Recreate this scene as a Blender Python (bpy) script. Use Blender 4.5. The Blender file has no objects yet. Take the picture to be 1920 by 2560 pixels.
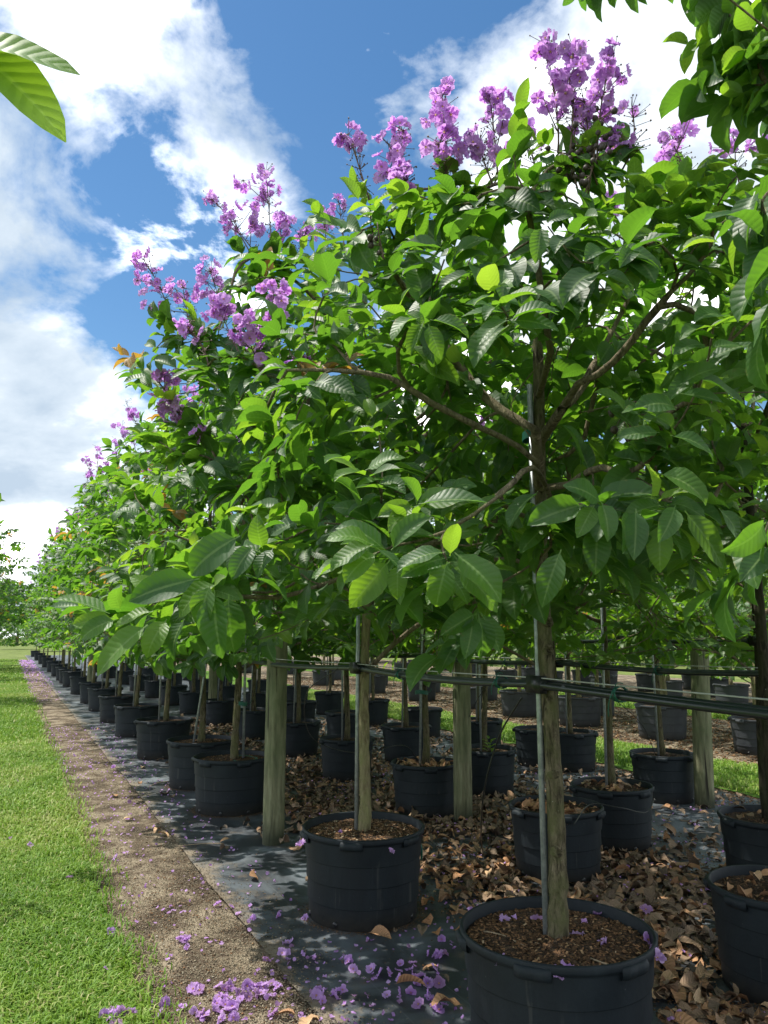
import bpy, math, random
import numpy as np
from mathutils import Matrix, Vector

R = math.radians
sc = bpy.context.scene
col = sc.collection
rng = np.random.default_rng(7)
random.seed(7)

# ------------------------------------------------------------------ camera
CAM_H, FOC = 1.65, 1923.0                       # metres, focal length in photograph pixels
PITCH, YAW = R(9.187), R(25.69)
cd = bpy.data.cameras.new('camera')
cam = bpy.data.objects.new('camera', cd); col.objects.link(cam)
cam.location = (0, 0, CAM_H)
cam.rotation_euler = (R(90) + PITCH, 0, -YAW)
cd.sensor_fit = 'AUTO'; cd.sensor_width = 36.0; cd.lens = FOC / 2560 * 36.0
cd.clip_start = 0.05; cd.clip_end = 2000
sc.camera = cam

# ------------------------------------------------------------------ sky, sun, exposure
SUN_EL, SUN_AZ = 64.0, -42.0                    # azimuth from +Y towards +X, degrees
w = bpy.data.worlds.new('World'); sc.world = w; w.use_nodes = True
nt = w.node_tree; nt.nodes.clear()
N = nt.nodes.new; L = nt.links.new
out = N('ShaderNodeOutputWorld'); bg = N('ShaderNodeBackground'); L(bg.outputs[0], out.inputs[0])
sky = N('ShaderNodeTexSky'); sky.sky_type = 'NISHITA'; sky.sun_disc = False
sky.sun_elevation = R(SUN_EL); sky.sun_rotation = R(SUN_AZ)
sky.air_density = 1.1; sky.dust_density = 0.2; sky.ozone_density = 1.3
tc = N('ShaderNodeTexCoord')
sep = N('ShaderNodeSeparateXYZ'); L(tc.outputs['Generated'], sep.inputs[0])
def math_node(op, a, b=None, clamp=False):
    m = N('ShaderNodeMath'); m.operation = op; m.use_clamp = clamp
    for i, v in enumerate((a, b)):
        if v is None: continue
        if isinstance(v, (int, float)): m.inputs[i].default_value = v
        else: L(v, m.inputs[i])
    return m.outputs[0]
den = math_node('ADD', math_node('MAXIMUM', sep.outputs['Z'], 0.0), 0.45)
px = math_node('DIVIDE', sep.outputs['X'], den); py = math_node('DIVIDE', sep.outputs['Y'], den)
cmb = N('ShaderNodeCombineXYZ'); L(px, cmb.inputs[0]); L(py, cmb.inputs[1])
def sky_noise(scale, detail, rough, dist, loc):
    mp = N('ShaderNodeMapping'); mp.inputs['Location'].default_value = loc; L(cmb.outputs[0], mp.inputs[0])
    n = N('ShaderNodeTexNoise'); n.inputs['Scale'].default_value = scale; n.inputs['Detail'].default_value = detail
    n.inputs['Roughness'].default_value = rough; n.inputs['Distortion'].default_value = dist
    L(mp.outputs[0], n.inputs['Vector']); return n.outputs['Fac']
def ramp(fac, stops):
    r = N('ShaderNodeValToRGB'); els = r.color_ramp.elements
    while len(els) < len(stops): els.new(0.5)
    for e, (p, c) in zip(els, stops): e.position = p; e.color = (*c, 1) if len(c) == 3 else c
    L(fac, r.inputs[0]); return r.outputs[0]
OFFB = (22.14, 30.32, 0)
# two layers of broken cumulus: slow masses, torn by finer wisps
big = sky_noise(1.5, 2, 0.5, 0.3, OFFB)
fine = sky_noise(3.9, 12, 0.56, 0.22, (OFFB[0] + .4, OFFB[1] + 5.2, 0))
cover = math_node('ADD', math_node('MULTIPLY', big, 0.6), math_node('MULTIPLY', fine, 0.4))
low = math_node('MULTIPLY', math_node('SUBTRACT', 0.60, sep.outputs['Z']), 0.14)   # an even layer closes up towards the horizon
cover = math_node('ADD', cover, low)
wisp = math_node('MULTIPLY', math_node('SUBTRACT', sky_noise(7.0, 12, .6, .45, (OFFB[0] + 2.2, OFFB[1] + .9, 0)), .5), .22)
cover = math_node('ADD', cover, wisp)
mask = ramp(cover, [(0.455, (0, 0, 0)), (0.485, (.45,) * 3), (0.53, (1, 1, 1))])
shade = sky_noise(2.3, 7, 0.55, 0.3, (OFFB[0] + 7.7, OFFB[1] + 2.3, 0))
# thick middles of the clouds are greyer, their rims bright
lit = math_node('ADD', math_node('MULTIPLY', shade, .7), math_node('MULTIPLY', fine, .3))
lit = math_node('SUBTRACT', lit, math_node('MULTIPLY', math_node('SUBTRACT', cover, .53), .55))
ccol = ramp(lit, [(0.39, (1.55, 1.9, 2.3)), (0.46, (2.2, 2.5, 2.8)), (0.52, (4.2, 4.35, 4.5)), (0.58, (12.5, 12.5, 12.4))])
mixc = N('ShaderNodeMix'); mixc.data_type = 'RGBA'
hs = N('ShaderNodeHueSaturation'); hs.inputs['Hue'].default_value = .497; hs.inputs['Saturation'].default_value = 1.25; hs.inputs['Value'].default_value = 0.37
L(sky.outputs[0], hs.inputs['Color'])
L(mask, mixc.inputs['Factor']); L(hs.outputs[0], mixc.inputs['A']); L(ccol, mixc.inputs['B'])
L(mixc.outputs['Result'], bg.inputs['Color']); bg.inputs['Strength'].default_value = 0.145

sd = bpy.data.lights.new('sun', 'SUN'); sun = bpy.data.objects.new('sun', sd); col.objects.link(sun)
sd.energy = 2.5; sd.angle = R(0.6); sd.color = (1.0, 0.95, 0.86)
sv = Vector((math.sin(R(SUN_AZ)) * math.cos(R(SUN_EL)), math.cos(R(SUN_AZ)) * math.cos(R(SUN_EL)), math.sin(R(SUN_EL))))
sun.rotation_euler = sv.to_track_quat('Z', 'Y').to_euler(); sun.location = (0, 0, 30)
sc.view_settings.view_transform = 'Standard'; sc.view_settings.look = 'None'
sc.view_settings.exposure = 1.35; sc.view_settings.gamma = 1.0; sc.view_settings.use_curve_mapping = False
sc.cycles.use_denoising = True
sc.cycles.max_bounces = 8; sc.cycles.transparent_max_bounces = 4
sc.cycles.sample_clamp_indirect = 6.0

# ------------------------------------------------------------------ pixel helpers (u, v in 1659-wide photograph units)
S = 1920 / 1659.0
_f = np.array([math.sin(YAW) * math.cos(PITCH), math.cos(YAW) * math.cos(PITCH), math.sin(PITCH)])
_r = np.array([math.cos(YAW), -math.sin(YAW), 0.0]); _u = np.cross(_r, _f)
CAM = np.array([0, 0, CAM_H])
def ray(u, v): return _r * (u * S - 960) / FOC + _u * (1280 - v * S) / FOC + _f
def px(u, v, depth): return CAM + ray(u, v) * depth
def at(u, v, z=0.0):
    d = ray(u, v); return CAM + d * ((z - CAM_H) / d[2])
def proj(P):
    q = np.asarray(P) - CAM; z = q @ _f
    return ((q @ _r) / z * FOC + 960) / S, (1280 - (q @ _u) / z * FOC) / S, z

# ------------------------------------------------------------------ materials
class NT:
    def __init__(s, name):
        s.m = bpy.data.materials.new(name); s.m.use_nodes = True; s.t = s.m.node_tree; s.t.nodes.clear()
        s.out = s.n('ShaderNodeOutputMaterial')
    def n(s, k, **kw):
        a = s.t.nodes.new(k)
        for p, v in kw.items(): setattr(a, p, v)
        return a
    def l(s, a, b): s.t.links.new(a, b)
    def put(s, sock, v):
        if isinstance(v, bpy.types.NodeSocket): s.l(v, sock)
        elif isinstance(v, tuple) and len(v) == 3 and sock.type == 'RGBA': sock.default_value = (*v, 1)
        else: sock.default_value = v
    def pos(s): return s.n('ShaderNodeNewGeometry').outputs['Position']
    def obj(s): return s.n('ShaderNodeTexCoord').outputs['Object']
    def orand(s): return s.n('ShaderNodeObjectInfo').outputs['Random']
    def attr(s, name): return s.n('ShaderNodeAttribute', attribute_name=name).outputs['Vector']
    def sep(s, v):
        a = s.n('ShaderNodeSeparateXYZ'); s.l(v, a.inputs[0]); return a.outputs
    def map(s, v, sc_=(1, 1, 1), loc=(0, 0, 0)):
        a = s.n('ShaderNodeMapping'); s.l(v, a.inputs[0]); a.inputs['Scale'].default_value = sc_; a.inputs['Location'].default_value = loc
        return a.outputs[0]
    def noise(s, v, scale=5., detail=4., rough=.55, dist=0.):
        a = s.n('ShaderNodeTexNoise'); s.l(v, a.inputs['Vector'])
        for k, x in (('Scale', scale), ('Detail', detail), ('Roughness', rough), ('Distortion', dist)): a.inputs[k].default_value = x
        return a.outputs['Fac']
    def vor(s, v, scale, feat='F1', outp='Distance'):
        a = s.n('ShaderNodeTexVoronoi', feature=feat); s.l(v, a.inputs['Vector']); a.inputs['Scale'].default_value = scale
        return a.outputs[outp]
    def ramp(s, fac, stops, interp='LINEAR'):
        r = s.n('ShaderNodeValToRGB'); els = r.color_ramp.elements; r.color_ramp.interpolation = interp
        while len(els) < len(stops): els.new(0.5)
        for e, (p, c) in zip(els, stops): e.position = p; e.color = (*c, 1)
        s.l(fac, r.inputs[0]); return r.outputs[0]
    def mix(s, f, a, b, blend='MIX'):
        m = s.n('ShaderNodeMix', data_type='RGBA', blend_type=blend)
        s.put(m.inputs['Factor'], f); s.put(m.inputs['A'], a); s.put(m.inputs['B'], b); return m.outputs['Result']
    def math(s, op, a, b=0.0, clamp=False):
        m = s.n('ShaderNodeMath', operation=op, use_clamp=clamp); s.put(m.inputs[0], a); s.put(m.inputs[1], b); return m.outputs[0]
    def bump(s, h, strength=.5, dist=.01, normal=None):
        b = s.n('ShaderNodeBump'); s.l(h, b.inputs['Height']); b.inputs['Strength'].default_value = strength; b.inputs['Distance'].default_value = dist
        if normal is not None: s.l(normal, b.inputs['Normal'])
        return b.outputs[0]
    def pbr(s, color, rough=.6, normal=None, metal=0., spec=.5):
        p = s.n('ShaderNodeBsdfPrincipled'); s.put(p.inputs['Base Color'], color); s.put(p.inputs['Roughness'], rough)
        s.put(p.inputs['Metallic'], metal); s.put(p.inputs['Specular IOR Level'], spec)
        if normal is not None: s.l(normal, p.inputs['Normal'])
        return p.outputs[0]
    def done(s, shader): s.l(shader, s.out.inputs[0]); return s.m
    def mixs(s, f, a, b):
        m = s.n('ShaderNodeMixShader'); s.put(m.inputs[0], f); s.l(a, m.inputs[1]); s.l(b, m.inputs[2]); return m.outputs[0]

M = {}
def leaf_material(name, stops, tstops, trans=.44, rough=.40, ribs=10.0, rib_strength=.17):
    """a point attribute 'luv' holds (along 0..1, across -1..1, youth 0..1)"""
    t = NT(name); a = t.attr('luv'); x = t.sep(a)
    along, across, young = x[0], x[1], x[2]
    ab = t.math('ABSOLUTE', across)
    base = t.ramp(young, stops); tr = t.ramp(young, tstops)
    blot = t.noise(t.obj(), 14, 3)
    base = t.mix(t.math('MULTIPLY', blot, .35), base, t.mix(.5, base, (.10, .16, .03)))
    mid = t.ramp(ab, [(0.0, (1, 1, 1)), (0.055, (1, 1, 1)), (.10, (0, 0, 0))])
    base = t.mix(t.math('MULTIPLY', mid, .6), base, (.24, .34, .12))
    ph = t.math('MULTIPLY', t.math('SUBTRACT', along, t.math('MULTIPLY', ab, .13)), ribs * 2 * math.pi)
    rib = t.math('SINE', ph)
    rib01 = t.math('ADD', t.math('MULTIPLY', rib, .5), .5)
    vein = t.ramp(rib01, [(0.0, (1, 1, 1)), (.12, (0, 0, 0))])
    base = t.mix(t.math('MULTIPLY', vein, .10), base, (.14, .22, .06))
    spot = t.math('MULTIPLY', t.ramp(t.vor(t.obj(), 70), [(.16, (1, 1, 1)), (.24, (0, 0, 0))]), t.ramp(t.noise(t.obj(), 9, 3), [(.60, (0, 0, 0)), (.66, (1, 1, 1))]))
    base = t.mix(t.math('MULTIPLY', spot, .8), base, (.14, .10, .045))
    edge = t.math('MULTIPLY', t.ramp(t.math('ADD', ab, t.math('SUBTRACT', t.math('MULTIPLY', t.noise(t.obj(), 30, 2), .5), .35)), [(.82, (0, 0, 0)), (.95, (1, 1, 1))]), t.ramp(t.noise(t.obj(), 5, 2), [(.55, (0, 0, 0)), (.62, (1, 1, 1))]))
    base = t.mix(t.math('MULTIPLY', edge, .7), base, (.26, .22, .06))
    nb = t.bump(t.math('ADD', t.math('POWER', rib01, .6), t.math('MULTIPLY', t.noise(t.obj(), 60, 2), .35)), rib_strength, .006)
    back = t.n('ShaderNodeNewGeometry').outputs['Backfacing']
    base = t.mix(t.math('MULTIPLY', back, .55), base, (.085, .145, .045))
    rg = t.math('ADD', t.math('MULTIPLY', back, .25), t.math('ADD', rough, t.math('MULTIPLY', blot, .16)))
    p = t.pbr(base, rg, nb, spec=.5)
    tl = t.n('ShaderNodeBsdfTranslucent'); t.l(tr, tl.inputs[0]); t.l(nb, tl.inputs['Normal'])
    return t.done(t.mixs(trans, p, tl.outputs[0]))
M['leaf'] = leaf_material('glossy_leaf',
    [(0, (.026, .074, .026)), (.45, (.042, .108, .026)), (.8, (.075, .165, .026)), (.93, (.12, .22, .03)), (1.0, (.26, .13, .03))],
    [(0, (.12, .31, .02)), (.45, (.19, .43, .025)), (.8, (.34, .60, .03)), (.93, (.44, .68, .04)), (1.0, (.62, .36, .05))])
M['leaf_round'] = leaf_material('rounded_leaf',
    [(0, (.024, .07, .024)), (.5, (.042, .11, .024)), (.85, (.075, .16, .03)), (1.0, (.13, .21, .035))],
    [(0, (.16, .38, .02)), (.5, (.26, .52, .025)), (.85, (.40, .66, .03)), (1.0, (.5, .7, .04))], ribs=7, rib_strength=.12)

def litter_material():
    t = NT('dead_leaf'); x = t.sep(t.attr('luv')); r = x[2]
    c = t.ramp(r, [(0, (.07, .052, .038)), (.25, (.18, .13, .09)), (.5, (.30, .20, .125)), (.75, (.46, .23, .105)), (1.0, (.60, .42, .25))])
    c = t.mix(t.math('MULTIPLY', t.noise(t.pos(), 55, 4), .6), c, t.mix(.45, c, (.04, .03, .02)))
    ab = t.math('ABSOLUTE', x[1])
    c = t.mix(t.math('MULTIPLY', t.ramp(ab, [(0, (1, 1, 1)), (.08, (0, 0, 0))]), .4), c, (.30, .21, .12))
    ph = t.math('SINE', t.math('MULTIPLY', t.math('SUBTRACT', x[0], t.math('MULTIPLY', ab, .13)), 60.))
    return t.done(t.pbr(c, .72, t.bump(ph, .35, .004), spec=.3))
M['litter'] = litter_material()

def petal_material(name, c0, c1, fade=(.80, .62, .86), wilt=(.42, .22, .46)):
    t = NT(name); x = t.sep(t.attr('luv')); rn = t.math('FRACT', t.math('ADD', t.orand(), t.math('MULTIPLY', x[2], 2.0)))
    c = t.ramp(x[0], [(0, (.34, .10, .36)), (.2, c0), (1, c1)])
    c = t.mix(t.math('MULTIPLY', t.ramp(rn, [(.45, (0, 0, 0)), (1.0, (1, 1, 1))]), .5), c, fade)
    c = t.mix(t.math('MULTIPLY', t.ramp(rn, [(.0, (1, 1, 1)), (.22, (0, 0, 0))]), .75), c, wilt)
    c = t.mix(t.math('GREATER_THAN', x[2], .5), c, (.62, .38, .05))
    c = t.mix(t.math('MULTIPLY', t.noise(t.obj(), 90, 3), .35), c, (.62, .38, .85))
    n = t.bump(t.noise(t.obj(), 120, 3), .4, .004)
    p = t.pbr(c, .65, n, spec=.2)
    tl = t.n('ShaderNodeBsdfTranslucent'); t.l(c, tl.inputs[0])
    return t.done(t.mixs(.52, p, tl.outputs[0]))
M['petal'] = petal_material('lilac_petal', (.66, .25, .74), (.80, .43, .90))
M['petal_fallen'] = petal_material('fallen_lilac_petal', (.50, .25, .66), (.70, .44, .84), wilt=(.30, .18, .22))

def bark(name, c0, c1, c2, vs=9):
    t = NT(name); o = t.obj(); m = t.map(o, (1, 1, .22))
    n1 = t.noise(m, 48, 6, .7, .6); n2 = t.noise(o, 9, 5, .6)
    c = t.ramp(n1, [(.40, c0), (.60, c1)])
    c = t.mix(t.ramp(n2, [(.42, (0, 0, 0)), (.62, (1, 1, 1))]), c, c2)
    spots = t.ramp(t.vor(o, 38), [(.05, (1, 1, 1)), (.10, (0, 0, 0))])
    c = t.mix(t.math('MULTIPLY', spots, t.math('GREATER_THAN', t.noise(o, 16, 2), .60)), c, (.42, .42, .34))
    h = t.math('ADD', n1, t.math('MULTIPLY', t.noise(m, 160, 3), .4))
    return t.done(t.pbr(c, .9, t.bump(h, 1.0, .025), spec=.2))
M['bark'] = bark('mossy_bark', (.035, .028, .018), (.23, .19, .125), (.13, .13, .06))
M['bark_pale'] = bark('pale_bark', (.14, .11, .06), (.33, .28, .17), (.26, .25, .12))
M['twig'] = bark('branch_bark', (.10, .08, .055), (.31, .25, .17), (.19, .165, .095))
M['bark_dark'] = bark('dark_bark', (.02, .017, .012), (.075, .062, .045), (.04, .045, .02))

def pot_material(name, base, dust):
    t = NT(name); o = t.obj(); z = t.sep(o)[2]
    n = t.noise(t.map(o, (1, 1, .35)), 5, 5, .6); r = t.orand()
    c = t.mix(t.math('MULTIPLY', t.ramp(n, [(.42, (0, 0, 0)), (.75, (1, 1, 1))]), .5), base, dust)
    mud = t.math('MULTIPLY', t.ramp(z, [(0.0, (1, 1, 1)), (.12, (0, 0, 0))]), t.noise(o, 22, 4))
    c = t.mix(t.math('MULTIPLY', mud, .9), c, (.075, .062, .046))
    c = t.mix(t.math('MULTIPLY', r, .35), c, dust)
    drip = t.math('MULTIPLY', t.ramp(t.noise(t.map(o, (1, 1, .02)), 22, 3, .6), [(.60, (0, 0, 0)), (.66, (1, 1, 1))]), t.ramp(t.noise(o, 3, 3), [(.5, (0, 0, 0)), (.6, (1, 1, 1))]))
    c = t.mix(t.math('MULTIPLY', drip, .45), c, (.07, .07, .065))
    spots = t.ramp(t.vor(o, 17), [(.035, (1, 1, 1)), (.055, (0, 0, 0))])
    c = t.mix(t.math('MULTIPLY', spots, .35), c, (.16, .17, .17))
    scr = t.noise(t.map(o, (1, 1, .05)), 45, 3, .6)
    c = t.mix(t.math('MULTIPLY', t.ramp(scr, [(.58, (0, 0, 0)), (.75, (1, 1, 1))]), .28), c, dust)
    rough = t.math('ADD', .48, t.math('MULTIPLY', n, .3))
    return t.done(t.pbr(c, rough, t.bump(t.noise(o, 40, 3), .12, .01), spec=.32))
M['pot'] = pot_material('black_pot_plastic', (.0050, .0090, .0130), (.020, .029, .036))
M['pot_grey'] = pot_material('weathered_pot_plastic', (.030, .034, .042), (.075, .08, .088))

def soil_material():
    t = NT('potting_soil'); o = t.pos()
    v = t.vor(o, 85, outp='Color'); n = t.noise(o, 9, 4)
    c = t.ramp(t.sep(v)[0], [(0, (.018, .012, .008)), (.5, (.05, .03, .018)), (.85, (.11, .062, .034)), (1, (.2, .13, .08))])
    c = t.mix(t.math('MULTIPLY', n, .7), c, (.03, .022, .016))
    h = t.math('SUBTRACT', 1.0, t.vor(o, 85))
    return t.done(t.pbr(c, .95, t.bump(h, .9, .015), spec=.2))
M['soil'] = soil_material()
def chip_material(name, stops):
    t = NT(name); x = t.sep(t.attr('luv'))
    return t.done(t.pbr(t.ramp(x[2], stops), .9, spec=.2))
M['chip'] = chip_material('bark_mulch', [(0, (.03, .019, .012)), (.4, (.11, .062, .032)), (.7, (.24, .13, .065)), (.9, (.36, .24, .13)), (1, (.52, .42, .29))])
M['pebble'] = chip_material('path_pebble', [(0, (.10, .08, .055)), (.5, (.21, .175, .12)), (.85, (.34, .29, .20)), (1, (.5, .46, .36))])

def path_material():
    t = NT('sandy_path'); o = t.pos()
    n = t.noise(o, 2.6, 8, .68, .4); f = t.noise(o, 40, 4, .7); v = t.vor(o, 95, outp='Color')
    c = t.ramp(n, [(.36, (.055, .042, .03)), (.47, (.14, .105, .072)), (.54, (.30, .245, .17)), (.66, (.46, .39, .28))])
    c = t.mix(t.math('MULTIPLY', t.sep(v)[0], .5), c, (.085, .064, .045))
    c = t.mix(t.ramp(f, [(.56, (0, 0, 0)), (.7, (.7, .7, .7))]), c, (.34, .29, .21))
    h = t.math('ADD', t.math('MULTIPLY', f, .6), t.math('SUBTRACT', 1.0, t.vor(o, 95)))
    return t.done(t.pbr(c, .95, t.bump(h, .8, .02), spec=.15))
M['path'] = path_material()
def ground_material():
    t = NT('bare_earth'); o = t.pos()
    c = t.ramp(t.noise(o, .6, 6, .6), [(.3, (.08, .10, .03)), (.55, (.13, .17, .045)), (.75, (.22, .22, .09))])
    return t.done(t.pbr(c, .95, t.bump(t.noise(o, 25, 4), .5, .03), spec=.1))
M['ground'] = ground_material()
def turf_material():
    t = NT('turf'); o = t.pos()
    c = t.ramp(t.noise(o, 11, 5, .6), [(.3, (.035, .075, .012)), (.55, (.085, .17, .02)), (.75, (.15, .23, .045))])
    return t.done(t.pbr(c, .9, t.bump(t.noise(o, 60, 4), .8, .03), spec=.15))
M['turf'] = turf_material()
def grass_material():
    t = NT('grass_blade'); x = t.sep(t.attr('luv'))
    c = t.ramp(x[2], [(0, (.07, .165, .016)), (.4, (.145, .27, .026)), (.8, (.26, .37, .055)), (1, (.46, .41, .19))])
    c = t.mix(t.math('MULTIPLY', x[0], .4), c, (.16, .28, .04))
    p = t.pbr(c, .55, spec=.3); tl = t.n('ShaderNodeBsdfTranslucent'); t.l(t.mix(.4, c, (.25, .45, .03)), tl.inputs[0])
    return t.done(t.mixs(.3, p, tl.outputs[0]))
M['grass'] = grass_material()
def mat_material():
    t = NT('woven_weed_mat'); o = t.pos()
    wv = t.noise(t.map(o, (1, 60, 1)), 12, 2); wv2 = t.noise(t.map(o, (60, 1, 1)), 12, 2)
    d = t.noise(o, 1.5, 6, .62, .6); d2 = t.noise(t.map(o, (1, 1, 1), (3, 8, 0)), 4.5, 8, .72)
    c = t.mix(t.ramp(d, [(.46, (0, 0, 0)), (.68, (.9, .9, .9))]), (.014, .019, .025), (.13, .155, .175))
    c = t.mix(t.ramp(d2, [(.54, (0, 0, 0)), (.68, (.85, .85, .85))]), c, (.10, .08, .058))
    xx = t.sep(o)[0]                                          # sand washed over the path side of the mat
    wash = t.math('SUBTRACT', t.math('ADD', t.math('MULTIPLY', t.noise(o, 2.2, 7, .65), .75), t.math('MULTIPLY', t.noise(o, 24, 4, .7), .28)), t.math('MULTIPLY', t.math('SUBTRACT', xx, 1.33), 1.1))
    c = t.mix(t.ramp(wash, [(.40, (0, 0, 0)), (.52, (.9, .9, .9))]), c, t.mix(t.noise(o, 60, 3, .7), (.10, .078, .054), (.30, .24, .165)))
    gx = t.math('ABSOLUTE', t.math('SUBTRACT', t.math('FRACT', t.math('MULTIPLY', t.sep(o)[0], 1 / .305)), .5))
    c = t.mix(t.math('MULTIPLY', t.math('LESS_THAN', gx, .006), .4), c, (.14, .15, .15))
    h = t.math('ADD', wv, wv2)
    return t.done(t.pbr(c, t.math('ADD', .36, t.math('MULTIPLY', d, .45)), t.bump(h, .25, .003), spec=.55))
M['mat'] = mat_material()
def wood_material():
    t = NT('weathered_post_wood'); o = t.obj(); m = t.map(o, (1, 1, .11))
    n = t.noise(m, 30, 6, .62, .4); b = t.noise(o, 3.2, 5, .6)
    c = t.ramp(n, [(.28, (.055, .052, .034)), (.5, (.17, .17, .10)), (.72, (.27, .27, .17))])
    c = t.mix(t.ramp(b, [(.42, (0, 0, 0)), (.66, (.75, .75, .75))]), c, (.11, .135, .065))
    crack = t.ramp(t.noise(t.map(o, (1, 1, .035), (4, 1, 0)), 34, 3, .5), [(.62, (0, 0, 0)), (.68, (1, 1, 1))])
    c = t.mix(crack, c, (.03, .028, .02))
    z = t.sep(o)[2]
    c = t.mix(t.math('MULTIPLY', t.ramp(z, [(.05, (1, 1, 1)), (.2, (0, 0, 0))]), t.math('ADD', .3, b)), c, (.035, .04, .026))
    knot = t.ramp(t.vor(t.map(o, (1, 1, .55)), 3.1), [(.05, (1, 1, 1)), (.10, (0, 0, 0))])
    c = t.mix(t.math('MULTIPLY', knot, .7), c, (.05, .04, .025))
    h = t.math('SUBTRACT', n, crack)
    return t.done(t.pbr(c, .85, t.bump(h, .7, .01), spec=.25))
M['wood'] = wood_material()
def steel_material():
    t = NT('galvanised_steel'); o = t.obj()
    n = t.noise(o, 45, 4); c = t.ramp(n, [(.3, (.22, .25, .26)), (.7, (.42, .45, .45))])
    return t.done(t.pbr(c, .5, metal=.55))
M['steel'] = steel_material()
def plain(name, c, rough=.5, var=.3, spec=.5):
    t = NT(name); o = t.obj(); n = t.noise(o, 30, 4)
    cc = t.mix(t.math('MULTIPLY', n, var), c, tuple(x * .45 for x in c))
    return t.done(t.pbr(cc, rough, spec=spec))
M['pipe'] = plain('black_poly_pipe', (.010, .016, .020), .30, .3, .6)
M['tube'] = plain('thin_drip_tube', (.012, .013, .014), .4)
M['clamp'] = plain('black_clamp_plastic', (.010, .011, .012), .35)
M['tie'] = plain('green_tie_tape', (.008, .11, .075), .5)
M['wire'] = plain('steel_wire', (.42, .43, .41), .35)
M['stalk'] = plain('flower_stalk', (.15, .095, .07), .7)
M['capsule'] = plain('seed_capsule', (.065, .045, .035), .6, .6)
M['straw'] = plain('dry_stick', (.34, .26, .17), .8)

# ------------------------------------------------------------------ mesh helpers
def mesh_from(name, V, Fq=None, Ft=None, luv=None, mat=None, smooth=True):
    V = np.asarray(V, np.float32).reshape(-1, 3)
    loops, starts, tot, n = [], [], [], 0
    parts = []
    if Fq is not None and len(Fq): parts.append(np.asarray(Fq, np.int32).reshape(-1, 4))
    if Ft is not None and len(Ft): parts.append(np.asarray(Ft, np.int32).reshape(-1, 3))
    for p in parts:
        k = p.shape[1]; loops.append(p.ravel()); starts.append(n + np.arange(len(p)) * k); tot.append(np.full(len(p), k)); n += p.size
    me = bpy.data.meshes.new(name)
    me.vertices.add(len(V)); me.vertices.foreach_set('co', V.ravel())
    lo = np.concatenate(loops).astype(np.int32); st = np.concatenate(starts).astype(np.int32)
    me.loops.add(len(lo)); me.loops.foreach_set('vertex_index', lo)
    me.polygons.add(len(st)); me.polygons.foreach_set('loop_start', st)
    if smooth: me.polygons.foreach_set('use_smooth', np.ones(len(st), bool))
    me.update(calc_edges=True)
    if luv is not None:
        a = me.attributes.new('luv', 'FLOAT_VECTOR', 'POINT'); a.data.foreach_set('vector', np.asarray(luv, np.float32).ravel())
    if mat: me.materials.append(M[mat])
    return me
class MB:
    """collects vertices and faces, builds one mesh"""
    def __init__(s): s.V, s.Q, s.T, s.A, s.n = [], [], [], [], 0
    def add(s, V, Q=None, T=None, A=None):
        V = np.asarray(V, float).reshape(-1, 3)
        if Q is not None and len(Q): s.Q.append(np.asarray(Q, int).reshape(-1, 4) + s.n)
        if T is not None and len(T): s.T.append(np.asarray(T, int).reshape(-1, 3) + s.n)
        s.V.append(V); s.A.append(np.zeros((len(V), 3)) if A is None else np.asarray(A, float).reshape(-1, 3)); s.n += len(V); return s
    def tube(s, pts, rad, sides=7, cap=True, jit=0.0):
        P = np.asarray(pts, float); k = len(P); rad = np.broadcast_to(np.asarray(rad, float), (k,))
        tg = np.gradient(P, axis=0); tg /= np.linalg.norm(tg, axis=1)[:, None] + 1e-9
        ref = np.array([0, 0, 1.]) if abs(tg[0][2]) < .9 else np.array([1., 0, 0])
        nx = np.cross(tg[0], ref); nx /= np.linalg.norm(nx)
        an = np.arange(sides) * 2 * math.pi / sides; V = []
        for i in range(k):
            nx = nx - tg[i] * (nx @ tg[i]); nx /= np.linalg.norm(nx) + 1e-9
            ny = np.cross(tg[i], nx)
            rr = rad[i] * (1 + (jit * rng.normal(size=sides) if jit else 0))
            V.append(P[i] + (np.cos(an) * rr)[:, None] * nx + (np.sin(an) * rr)[:, None] * ny)
        V = np.concatenate(V); Q = []
        a = np.arange(sides); b = (a + 1) % sides
        for i in range(k - 1):
            Q.append(np.stack([i * sides + a, i * sides + b, (i + 1) * sides + b, (i + 1) * sides + a], 1))
        T = []
        if cap:
            V = np.concatenate([V, P[:1], P[-1:]]); c0, c1 = k * sides, k * sides + 1
            T = np.concatenate([np.stack([b, a, np.full(sides, c0)], 1), np.stack([(k - 1) * sides + a, (k - 1) * sides + b, np.full(sides, c1)], 1)])
        return s.add(V, np.concatenate(Q), T)
    def box(s, c, size, rot=None):
        v = np.array([[x, y, z] for x in (-.5, .5) for y in (-.5, .5) for z in (-.5, .5)]) * np.asarray(size)
        if rot is not None: v = v @ np.asarray(rot).T
        return s.add(v + np.asarray(c), [[0, 1, 3, 2], [4, 6, 7, 5], [0, 4, 5, 1], [2, 3, 7, 6], [0, 2, 6, 4], [1, 5, 7, 3]])
    def mesh(s, name, mat, smooth=True):
        return mesh_from(name, np.concatenate(s.V), np.concatenate(s.Q) if s.Q else None, np.concatenate(s.T) if s.T else None,
                         np.concatenate(s.A), mat, smooth)
def link(name, me, parent=None, loc=None):
    o = bpy.data.objects.new(name, me); col.objects.link(o)
    if parent is not None: o.parent = parent
    if loc is not None: o.location = loc
    return o
def tag(o, label=None, cat=None, group=None, kind=None):
    for k, v in (('label', label), ('category', cat), ('group', group), ('kind', kind)):
        if v: o[k] = v
    return o
def empty(name, loc, label=None, cat=None, group=None):
    o = bpy.data.objects.new(name, None); col.objects.link(o); o.location = loc; o.empty_display_size = .2
    return tag(o, label, cat, group)
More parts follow.
